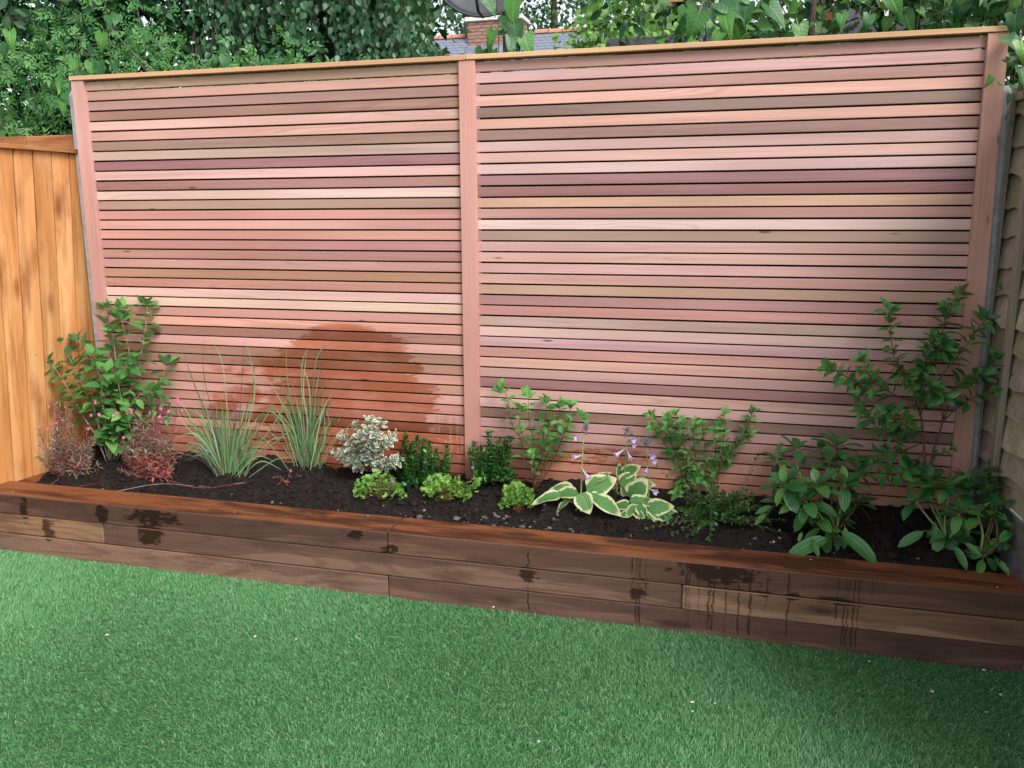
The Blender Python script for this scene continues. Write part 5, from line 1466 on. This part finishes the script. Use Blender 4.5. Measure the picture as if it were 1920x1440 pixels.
# ------------------------------------------------------------------ beyond the fence
def cloud(name, label, cat, base, vols, tpls, mat, size, seed, stem_mat=None, trunks=(), group=None, down=0.3, face=(0, -0.6, 0.5), twigs=0, foliage='crown', clip_y=None):
    """vols: (x0,x1,y0,y1,z0,z1,n,clump) boxes filled with clumped leaves"""
    rng = np.random.default_rng(seed)
    base = np.array(base, float)
    pl = empty(name, base, label, cat, group)
    PP = []; TW = []
    for (x0, x1, y0, y1, z0, z1, n, cl) in vols:
        nc = max(6, n // 45)
        c = np.stack([rng.uniform(x0, x1, nc), rng.uniform(y0, y1, nc), rng.uniform(z0, z1, nc)], 1)
        k = rng.integers(0, nc, n)
        PP.append(c[k] + rng.normal(0, cl, (n, 3)))
        TW += list(c[:max(1, nc // 3)])
    P = np.concatenate(PP)
    if clip_y is not None: P = P[P[:, 1] > clip_y]
    n = len(P)
    d = unit(rng, n) + np.array([0, -0.25, -down]); nn = unit(rng, n) * 0.7 + np.array(face)
    joined(foliage, pl, tpls, P, d, nn, rng.uniform(0.6, 1.25, n) * size, mat, base, rng)
    for tr in trunks:
        tube_obj('trunk', cat_rom(tr[0], 5), tr[1], tr[2], stem_mat or M['stem_dark'], pl, 8, base)
    if twigs:
        V, F = [], []
        for q in TW[:twigs]:
            e = q + rng.normal(0, 0.12, 3); s = q + np.array([rng.normal(0, .15), rng.uniform(0, .3), -rng.uniform(.2, .6)])
            v, f = tube_vf([p - base for p in cat_rom([s, (s + e) / 2 + rng.normal(0, .05, 3), e], 3)], 0.004, 0.0015, 4, len(V)); V += v; F += f
        link('twigs', pmesh('twigs', V, F, stem_mat or M['stem_dark'], True), pl)['kind'] = 'stuff'
    return pl, rng


T_J = []
for sd_ in range(3):      # pinnate jasmine leaf: one template of seven leaflets
    r = np.random.default_rng(sd_)
    Vs, Fs, Us = [], [], []; off = 0
    for (yy, an, sz_) in [(0.25, 65, .30), (0.25, -65, .30), (0.5, 58, .32), (0.5, -58, .32), (0.72, 45, .30), (0.72, -45, .30), (0.78, 0, .45)]:
        v, f, u_ = leaf_tpl(0.34, LANCE, 3, 2, 0.2, 0.15)
        a = math.radians(an + r.normal(0, 8)); R2 = np.array([[math.cos(a), math.sin(a), 0], [-math.sin(a), math.cos(a), 0], [0, 0, 1]])
        v = (v @ R2.T) * sz_ + [0, yy, r.normal(0, .03)]
        Vs.append(v); Fs.append(f + off); Us.append(u_); off += len(v)
    T_J.append((np.concatenate(Vs), np.concatenate(Fs), np.concatenate(Us)))

cloud('jasmine_hedge', 'feathery pale green climbing hedge above the left fences', 'hedge', (-2.8, 0.7, 0), [
    (-4.4, -1.95, 0.35, 0.95, 1.2, 2.45, 3000, .09), (-4.2, -2.2, 0.5, 1.1, 2.2, 2.85, 1100, .12), (-2.0, -0.9, 0.28, 0.6, 1.95, 2.22, 620, .07), (-1.4, -0.2, 0.3, 0.6, 1.9, 2.14, 220, .06)],
      T_J, M['l_jas'], 0.085, 201, M['stem_grey'], [([(-2.6, .7, -0.06), (-2.7, .75, 1.0), (-2.5, .8, 2.2)], .03, .012), ([(-3.2, .8, -0.06), (-3.1, .8, 1.2), (-3.3, .9, 2.4)], .03, .012)], twigs=60, clip_y=0.24)
cloud('dark_hedge', 'dense dark evergreen hedge behind the feathery climber', 'hedge', (-2.5, 1.9, 0), [
    (-5.2, -0.95, 1.35, 2.5, 0.6, 3.6, 30000, .13)], T_SM, M['l_dark'], 0.105, 203, M['stem_dark'],
      [([(-1.6, 1.9, -0.06), (-1.7, 1.9, 1.5), (-1.5, 2.0, 3.0)], .06, .03), ([(-3.4, 1.9, -0.06), (-3.3, 2, 1.5), (-3.5, 2.0, 3.0)], .06, .03)], twigs=50)


def hanging_tree(seed):
    rng = np.random.default_rng(seed)
    base = np.array([-1.0, 1.6, 0.0])
    pl = empty('hanging_branch_tree', base, 'tree with hanging branches of small glossy leaves above the left cap rail', 'tree')
    tube_obj('trunk', cat_rom([(-1.0, 1.6, -0.06), (-1.05, 1.6, 1.5), (-0.9, 1.65, 2.8), (-1.0, 1.6, 4.2)], 5), 0.07, 0.03, M['stem_dark'], pl, 8, base)
    V, F = [], []; LP, LD = [], []
    for k in range(120):
        x = rng.uniform(-2.0, -0.62) if k % 6 else rng.uniform(-0.7, -0.42); y = rng.uniform(0.9, 1.4)
        zt = rng.uniform(2.9, 4.0) if x < -0.6 else rng.uniform(2.3, 2.4); zb = rng.uniform(2.15, 2.75) if x < -0.72 else rng.uniform(2.12, 2.22)
        P = cat_rom([(-1.0 + (x + 1) * .5, 1.55, zt), (x, y, zt), (x + rng.normal(0, .04), y, (zt + zb) / 2), (x + rng.normal(0, .06), y - .02, zb)], 5)
        v, f = tube_vf([p - base for p in P], 0.004, 0.0012, 4, len(V)); V += v; F += f
        for q in along(P, 0.021, 0.15, rng, 0.05, 70, 0.9, 'alt', 2):
            LP.append(q[0] + rng.normal(0, .012, 3)); LD.append(q[1])
    link('branches', pmesh('branches', V, F, M['stem_dark'], True), pl)['kind'] = 'stuff'
    LP = np.array(LP); LD = np.array(LD); m = len(LP)
    joined('crown', pl, T_OV[:2], LP, LD + [0, 0, -.5], np.tile([0, -1, .25], (m, 1)) + rng.normal(0, .5, (m, 3)), rng.uniform(.032, .056, m), M['l_bir'], base, rng)


hanging_tree(207)

# bindweed with large heart leaves
def vine(label, stems, n_leaves, seed, size, extra_leaves=(), group='bindweed vines over the fence', tpl=None, mat=None, name='bindweed_vine'):
    rng = np.random.default_rng(seed)
    pts = [[np.array(p, float) for p in s] for s in stems]
    base = np.array([pts[0][0][0], pts[0][0][1], -0.06])
    pl = empty(name, base, label, 'vine', group)
    P_, D_, N_, S_ = [], [], [], []
    for s in pts:
        P = cat_rom(s, 6)
        tube_obj('stem', P, 0.0022, 0.0012, M['stem_dark'], pl, 5, base)
        tot = sum(np.linalg.norm(np.diff(np.array(P), axis=0), axis=1))
        for q in along(P, max(tot * 0.7 / n_leaves, 0.012), 0.3, rng, size, 75, 0.9, 'alt', 2, 0.8, 0.1):
            p = q[0] + rng.normal(0, .03, 3) * [1.3, .7, .8]
            P_.append(p); D_.append(np.array([rng.normal(0, .8), -.3 + rng.normal(0, .5), -.5 + rng.normal(0, .55)])); N_.append(np.array([rng.normal(0, .6), -.8 + rng.normal(0, .4), .6])); S_.append(q[3] * rng.uniform(.6, 1.05))
    for (ax, ay, y, ang, sz) in extra_leaves:
        P_.append(W(ax, ay, y=y)); D_.append(np.array([math.sin(ang + rng.normal(0, .35)), -.25 + rng.normal(0, .2), -math.cos(ang)])); N_.append(np.array([rng.normal(0, .35), -1, .4 + rng.normal(0, .3)])); S_.append(sz)
    place_leaves('leaf', pl, leaf_meshes('leaf', tpl or T_HT, mat or M['l_bind']), P_, D_, N_, S_, base, rng)
    return pl


q = lambda a, c, y: tuple(W(a, c, y=y))
gx = lambda a, y: (W(a, 60, y=y)[0], y, -0.06)
vine('column of large heart shaped leaves in front of the satellite dish', [[gx(948, .42), q(950, 100, .40), q(952, 40, .38), q(945, -60, .36)], [gx(940, .45), q(935, 90, .42), q(930, 20, .40), q(925, -70, .40)]], 9, 301, 0.07,
     [(912, -6, .30, .1, .10), (985, 68, .30, .15, .105), (965, 2, .30, .1, .12), (925, 60, .28, -.2, .11), (965, 50, .28, .1, .115), (905, 95, .3, -.3, .09), (925, 95, .3, .1, .07), (955, 95, .3, -.1, .07), (975, 98, .32, .4, .07), (948, 30, .3, .1, .08), (958, 72, .27, .1, .09)])
vine('heart leaved vine trailing over the feathery climber on the left', [[gx(205, .35), q(205, 90, .33), q(200, 30, .33), q(195, -40, .33)], [gx(150, .33), q(150, 150, .30), q(165, 110, .30), q(190, 120, .3)]], 9, 303, 0.085,
     [(192, 65, .28, -.1, .09), (205, 30, .28, .2, .07), (170, 118, .27, .4, .08), (185, 118, .27, -.3, .09), (125, 175, .3, .2, .09), (112, 150, .3, .5, .08), (18, 60, .35, .1, .11), (10, 85, .4, -.2, .09), (120, 190, .3, -.5, .08), (140, 115, .3, -.4, .09), (20, 205, .3, .5, .08), (215, 120, .26, .3, .07)])
vine('heart leaved vine tips showing above the left cap rail', [[gx(400, .25), q(400, 125, .22), q(415, 95, .22), q(420, 80, .22)], [gx(370, .25), q(372, 130, .22), q(360, 120, .22), q(350, 128, .22)]], 6, 305, 0.06,
     [(418, 92, .2, .0, .06), (405, 108, .2, -.4, .06), (422, 108, .2, .3, .07), (385, 125, .2, -.8, .06)])
vine('large leaved vine hanging above the middle of the right panel', [[gx(1320, .40), q(1322, 70, .32), q(1330, 20, .32), q(1335, -60, .32)], [gx(1365, .40), q(1365, 70, .30), q(1362, 10, .30), q(1360, -60, .30)], [gx(1460, .45), q(1458, 60, .38), q(1470, 10, .36), q(1450, -60, .36)]], 10, 307, 0.08,
     [(1312, 22, .24, -.15, .13), (1360, 28, .24, .2, .115), (1372, 55, .24, .7, .10), (1300, 78, .24, -.9, .08), (1442, 12, .28, .4, .12), (1498, 50, .26, .2, .11), (1400, 10, .30, .1, .09), (1352, 5, .26, .9, .12), (1350, 62, .23, -.6, .07), (1425, 40, .3, .8, .08)])
vine('mixed broad leaved vine above the right end of the cap rail', [[gx(1600, .40), q(1600, 60, .35), q(1640, 20, .33), q(1700, -40, .33)], [gx(1720, .40), q(1720, 45, .35), q(1760, 25, .33), q(1800, -20, .33)], [gx(1540, .45), q(1540, 60, .4), q(1560, 20, .4), q(1580, -50, .4)]], 20, 309, 0.055,
     [(1672, -5, .28, .1, .10), (1580, 28, .28, .5, .07), (1630, 30, .28, -.4, .07), (1700, 28, .3, .3, .08), (1810, 0, .3, -.2, .09)], tpl=T_IV)
vine('dark ivy hanging over the right corner above the concrete post', [[gx(1905, .1), q(1912, 60, .05), q(1905, 110, -.02), q(1890, 145, -.05)], [gx(1915, .1), q(1915, 20, .05), q(1912, 120, -.08), q(1925, 210, -.10)], [gx(1935, .1), q(1940, 20, .0), q(1950, 120, -.15), q(1945, 200, -.25)]], 14, 311, 0.062,
     [(1858, 146, -.06, .3, .042), (1890, 70, -.06, .4, .085), (1905, 30, -.05, .2, .09), (1912, 130, -.1, .1, .08), (1885, 112, -.05, .9, .035), (1895, 178, -.07, -.5, .035), (1918, 80, -.1, .3, .09)], tpl=T_IV, mat=M['l_ivy'], name='ivy_vine')
cloud('ivy_hedge', 'dark leafy hedge behind the vines on the right', 'hedge', (2.0, 1.0, 0), [
    (0.82, 3.2, 0.55, 1.0, 1.0, 2.85, 2600, .08), (0.95, 3.6, 1.1, 1.7, 0.8, 3.2, 7000, .11), (1.9, 3.6, 0.2, 0.6, 1.6, 2.75, 1500, .09), (2.25, 3.2, -0.5, 0.3, 1.7, 2.15, 600, .08)],
      T_IV, M['l_ivy'], 0.070, 211, M['stem_dark'], [([(1.2, .9, -0.06), (1.22, .85, 1.2), (1.1, .8, 2.4)], .025, .012), ([(1.3, .9, -0.06), (1.4, .85, 1.2), (1.42, .8, 2.5)], .025, .012), ([(2.6, .9, -0.06), (2.6, .85, 1.2), (2.4, .8, 2.6)], .04, .015)], twigs=60)
cloud('twiggy_shrub', 'dark twiggy shrub with drooping leaves above the shed roof', 'shrub', (0.8, 2.0, 0), [
    (0.35, 1.15, 1.6, 2.4, 2.45, 3.3, 900, .10)], T_LA, M['l_ivy'], 0.085, 213, M['stem_dark'], [([(0.9, 2.1, -0.06), (0.85, 2.1, 1.5), (0.75, 2.0, 2.9)], .035, .012), ([(0.9, 2.1, -0.06), (1.0, 2.0, 1.8), (1.05, 1.95, 3.0)], .03, .01)], twigs=30)
cloud('light_bush', 'bright light green bush left of the shed', 'shrub', (-0.1, 5.2, 0), [
    (-0.62, 0.55, 4.6, 5.8, 1.5, 3.25, 3200, .13), (-0.4, 0.3, 4.9, 5.5, 3.2, 3.7, 600, .12)], T_OV[:2], M['l_bush'], 0.085, 215, M['stem_grey'], [([(-0.1, 5.2, -0.06), (-0.1, 5.2, 1.3), (0.0, 5.2, 2.6)], .05, .02), ([(-0.1, 5.2, 0.3), (-.3, 5.2, 1.6), (-0.4, 5.2, 3.0)], .03, .012)], twigs=40)

# --- satellite dish on a pole
dc = W(910, -57, y=1.7)
dish = empty('satellite_dish', (dc[0] + 0.05, 1.98, -0.06), 'dark grey satellite dish behind the column of heart leaves', 'satellite dish')
db = np.array([dc[0] + 0.05, 1.98, -0.06])
V, F = [], []
Rd = 0.305; nr, ns_ = 8, 40
aim = np.array([0.12, -0.97, 0.18]); aim /= np.linalg.norm(aim)
s1 = np.cross(aim, [0, 0, 1]); s1 /= np.linalg.norm(s1); s2 = np.cross(s1, aim)
for side in (0, 1):
    for i in range(nr + 1):
        r_ = Rd * i / nr
        for j in range(ns_):
            a = 2 * math.pi * j / ns_
            V.append(dc - db + s1 * r_ * math.cos(a) + s2 * r_ * math.sin(a) + aim * (0.075 * (i / nr) ** 2 - 0.012 * side))
m = (nr + 1) * ns_
for side in (0, 1):
    for i in range(nr):
        for j in range(ns_):
            a = side * m + i * ns_ + j; b2 = side * m + i * ns_ + (j + 1) % ns_
            f = (a, b2, b2 + ns_, a + ns_)
            F.append(f if side == 0 else f[::-1])
for j in range(ns_): F.append((nr * ns_ + j, nr * ns_ + (j + 1) % ns_, m + nr * ns_ + (j + 1) % ns_, m + nr * ns_ + j))
link('reflector', pmesh('reflector', V, F, M['dish'], True), dish)
# rolled rim
tube_obj('rim', [dc + s1 * Rd * math.cos(a) + s2 * Rd * math.sin(a) + aim * 0.072 for a in np.linspace(0, 2 * math.pi, 49)], 0.008, 0.008, M['dish'], dish, 6, db)
fp = dc - s2 * 0.24 + aim * 0.34
tube_obj('feed_arm', [dc - s2 * 0.30 + aim * 0.05, dc - s2 * 0.33 + aim * 0.2, fp], 0.009, 0.009, M['dish'], dish, 6, db)
tube_obj('receiver', [fp + aim * 0.02, fp - aim * 0.03 + s2 * 0.01, fp - aim * 0.10 + s2 * 0.03], 0.026, 0.018, M['felt'], dish, 10, db)
tube_obj('mounting_pole', [(db[0], 1.98, -0.08), (db[0], 1.98, dc[2] - 0.1), (db[0], 1.98, dc[2] + 0.1)], 0.022, 0.022, M['dish'], dish, 8, db)
tube_obj('bracket', [dc - aim * 0.01, dc - aim * 0.10, np.array([db[0], 1.98, dc[2]])], 0.02, 0.02, M['dish'], dish, 6, db)

# --- shed with felt roof
p0 = W(1160, 64, y=3.2); p1 = W(1330, 64, y=3.2)
shed = empty('garden_shed', ((p0[0] + p1[0]) / 2 + .3, 3.9, -0.06), 'shed with a dark grey felt roof behind the right panel', 'shed')
sw = 1.9; sz_ = p0[2]
V, F = box_vf(sw, 1.2, sz_ - 0.0, 0, (0.35, 0.1, (sz_ - 0.06) / 2 - 0.05))
link('wall', pmesh('wall', V, F, M['backing']), shed)
o = link('roof', box_mesh('roof', sw + 0.25, 1.55, 0.05, M['felt'], 0.004), shed, (0.35, 0.1, sz_ + 0.06)); o.rotation_euler = (0.12, 0, 0)
link('fascia', box_mesh('fascia', sw + 0.25, 0.02, 0.10, M['felt'], 0.002), shed, (0.35, -0.69, sz_ - 0.02))

# --- slate roofed house with brick chimney
HY = 16.0
cl = W(877, 60, y=HY)[0]; cr = W(976, 60, y=HY)[0]
ztop = W(930, 38, y=HY)[2]; zbot = W(930, 120, y=HY)[2] - 0.6
zr = W(1010, 62, y=HY + .35)[2]
hx0, hx1 = cl - 5.0, cr + 3.2
slope = math.radians(36)
house = empty('slate_roofed_house', ((hx0 + hx1) / 2, HY + .35, -0.06), 'house with slate roof red ridge tiles and a brick chimney', 'house')
hb = np.array([(hx0 + hx1) / 2, HY + .35, -0.06])
run = 3.2; ez = zr - run * math.tan(slope)
V, F = box_vf(hx1 - hx0 - .3, 2 * run - .5, ez + 0.26, 0, (0, 0, (ez + 0.2) / 2))
link('wall', pmesh('wall', V, F, M['brick']), house)
V = [(hx0 - hb[0], -run, ez - hb[2]), (hx1 - hb[0], -run, ez - hb[2]), (hx1 - hb[0], 0, zr - hb[2]), (hx0 - hb[0], 0, zr - hb[2]), (hx0 - hb[0], run, ez - hb[2]), (hx1 - hb[0], run, ez - hb[2])]
V += [(a, c, e - 0.12) for a, c, e in V]
F = [(0, 1, 2, 3), (3, 2, 5, 4), (6, 9, 8, 7), (9, 10, 11, 8), (0, 6, 7, 1), (4, 5, 11, 10), (0, 3, 9, 6), (3, 4, 10, 9), (1, 7, 8, 2), (2, 8, 11, 5)]
roof = link('roof', pmesh('roof', V, F, M['slate']), house)
sm = box_mesh('slate', 0.166, 0.30, 0.012, M['slate'], 0)
g = 0.135
xa, xb = W(740, 70, y=HY)[0], W(1110, 70, y=HY)[0]
ncol = int((xb - xa) / 0.17)
random.seed(8)
for r_ in range(9):
    for c_ in range(ncol):
        xx = xa + (c_ + 0.5 * (r_ % 2)) * 0.17
        if cl - 0.08 < xx < cr + 0.08 and r_ > 0: continue
        dn = 0.15 + r_ * g
        o = link('slate', sm, roof, (xx - hb[0], -dn * math.cos(slope) - 0.012, zr - hb[2] - dn * math.sin(slope) + 0.020))
        o.rotation_euler = (slope - 0.05 + random.uniform(-.008, .008), 0, random.uniform(-.01, .01))
V, F = [], []
k = 6
for i, xx in enumerate((0, 0.31)):
    for j in range(k + 1):
        a = math.pi * j / k
        for rr3 in (0.12, 0.095): V.append((xx, rr3 * math.cos(a), rr3 * math.sin(a) * 0.85 - 0.03))
h_ = 2 * (k + 1)
for j in range(k):
    a = 2 * j
    F += [(a, a + 2, a + 2 + h_, a + h_), (a + 1, a + 1 + h_, a + 3 + h_, a + 3), (a, a + 1, a + 3, a + 2), (a + h_, a + 2 + h_, a + 3 + h_, a + 1 + h_)]
rm = pmesh('ridge_tile', V, F, M['ridge'])
xx = hx0
while xx < hx1 - .3:
    if not (cl - .33 < xx < cr + .02):
        link('ridge_tile', rm, roof, (xx - hb[0], 0, zr - hb[2] + random.uniform(0, .012)))
    xx += 0.325
cw, cdp = cr - cl, 0.62
ccx, ccy = (cl + cr) / 2, HY + cdp / 2
V, F = box_vf(cw - .02, cdp - .02, ztop - zbot, 0, (ccx - hb[0], ccy - hb[1], (ztop + zbot) / 2 - hb[2]))
chim = link('chimney', pmesh('chimney', V, F, M['mortar']), house)
bm1 = box_mesh('brick', 0.205, 0.10, 0.062, M['brick'], 0.004)
rows = int((ztop - (zr - .9)) / 0.0745)
for r_ in range(rows):
    zz = ztop - 0.04 - r_ * 0.0745
    nb = int(cw / 0.215) + 1
    for c_ in range(nb):
        xx = cl + 0.105 + c_ * 0.215 - (0.1075 if r_ % 2 else 0)
        if xx - .1 < cl - .02: xx = cl + .1
        if xx + .1 > cr + .01: continue
        link('brick', bm1, chim, (xx - hb[0], HY + 0.042 - hb[1] + random.uniform(-.006, .004), zz - hb[2]))
    for c_ in range(3):
        yy = HY + 0.11 + c_ * 0.215 - (0.08 if r_ % 2 else 0)
        if yy < HY + .11: yy = HY + .16
        if yy > HY + cdp - .1: continue
        o = link('brick', bm1, chim, (cr - 0.042 - hb[0], yy - hb[1], zz - hb[2])); o.rotation_euler = (0, 0, math.pi / 2)
link('chimney_cap', box_mesh('chimney_cap', cw + .12, cdp + .12, 0.09, M['render'], 0.01), chim, (ccx - hb[0], ccy - hb[1], ztop + .045 - hb[2]))
for dx_ in (-0.35, 0.35):
    tube_obj('chimney_pot', [(ccx + dx_, ccy, ztop + .08), (ccx + dx_, ccy, ztop + .3), (ccx + dx_, ccy, ztop + .5)], 0.13, 0.11, M['ridge'], chim, 12, hb)
o = link('flashing', box_mesh('flashing', cw + .1, 0.03, 0.10, M['render'], 0), chim, (ccx - hb[0], HY - .02 - hb[1], W(900, 102, y=HY)[2] - hb[2]))

# --- red brick house pieces behind the right hedge
def red_house(label, pxa, pxb, ptop, y):
    a = W(pxa, 30, y=y); c = W(pxb, 30, y=y); zt = W((pxa + pxb) / 2, ptop, y=y)[2]
    b_ = np.array([(a[0] + c[0]) / 2, y + 2, -0.06])
    h = empty('red_brick_house', b_, label, 'house', 'red brick houses behind the hedge')
    w_ = c[0] - a[0]
    V, F = box_vf(w_, 4, zt, 0, (0, 0, zt / 2)); link('wall', pmesh('wall', V, F, M['brick_red']), h)
    rz = zt + w_ * 0.32
    V = [(-w_ / 2 - .2, -2.2, zt - .1), (0, -2.2, rz), (w_ / 2 + .2, -2.2, zt - .1), (-w_ / 2 - .2, 2.2, zt - .1), (0, 2.2, rz), (w_ / 2 + .2, 2.2, zt - .1)]
    F = [(0, 1, 4, 3), (1, 2, 5, 4), (0, 2, 1), (3, 4, 5), (0, 3, 5, 2)]
    link('roof', pmesh('roof', V, F, M['slate']), h)
    for fx_ in (-.25, .25):
        w = link('window', box_mesh('window', 0.9, 0.06, 1.2, M['render'], 0), h, (fx_ * w_, -2.02, zt - 1.2))
        link('pane', box_mesh('pane', 0.76, 0.02, 1.04, M['dish'], 0), w, (0, -0.03, 0))


red_house('red brick house glimpsed left of the hanging large leaved vine', 1215, 1330, -70, 13.0)
red_house('red brick house glimpsed between leaves above the right cap rail', 1560, 1760, -80, 14.0)

# --- far trees
def far_tree(label, px_, y, w_, z0, z1, n, seed, size=0.16):
    x = W(px_, 0, y=y)[0]
    cloud('far_tree', label, 'tree', (x, y, 0), [(x - w_, x + w_, y - 1.8, y + 1.8, z0, z1, n, .35), (x - w_ * .6, x + w_ * .6, y - 1.2, y + 1.2, z1 - .5, z1 + 1.2, n // 4, .35)], T_OV[:2], M['l_far'], size, seed, M['stem_dark'],
          [([(x, y, -0.06), (x + .1, y, z0 + .5), (x - .1, y, z1)], .25, .08), ([(x, y, z0 * .6), (x + w_ * .4, y, z0 + 1), (x + w_ * .6, y, z1)], .12, .04), ([(x, y, z0 * .6), (x - w_ * .4, y, z0 + 1), (x - w_ * .6, y, z1)], .12, .04)], 'far trees beyond the houses', twigs=0)


far_tree('far green tree left of the chimney behind the slate roof', 790, 21, 2.6, 3.6, 9.0, 7000, 401)
far_tree('far dark tree right of the chimney behind the slate roof', 1040, 24, 2.2, 3.5, 9.5, 5200, 403)
far_tree('far tree at the upper left behind the dark hedge', 480, 22, 4.0, 3.5, 9.0, 4500, 405, .2)

# small pale petals and bits dropped on the turf and the sleepers
rng = np.random.default_rng(77)
bits = [(1845, 1256), (1298, 1316), (1340, 1318), (1298, 1333), (1830, 1440), (1630, 1240), (478, 1193), (259, 1206), (555, 1198), (1748, 1296), (1876, 1302), (925, 1138), (1850, 1335), (1010, 1390), (200, 1190)]
n = len(bits)
P = np.array([W(a, c, z=0.004) for a, c in bits])
tag(link('fallen_petals', lumps('fallen_petals', P, rng.uniform(.003, .0065, n), M['render'], 9, 0.4)), 'small white petals scattered on the green turf', 'petals', None, 'stuff')
bits = [(1520, 1049), (1870, 1101), (1020, 1000), (690, 967), (254, 928), (24, 922), (440, 960)]
P = np.array([W(a, c, z=Z3 + 0.001) for a, c in bits])
tag(link('sleeper_petals', lumps('sleeper_petals', P, rng.uniform(.002, .0035, len(bits)), M['render'], 10, 0.5)), 'tiny white specks lying on the wet sleeper tops', 'petals', None, 'stuff')
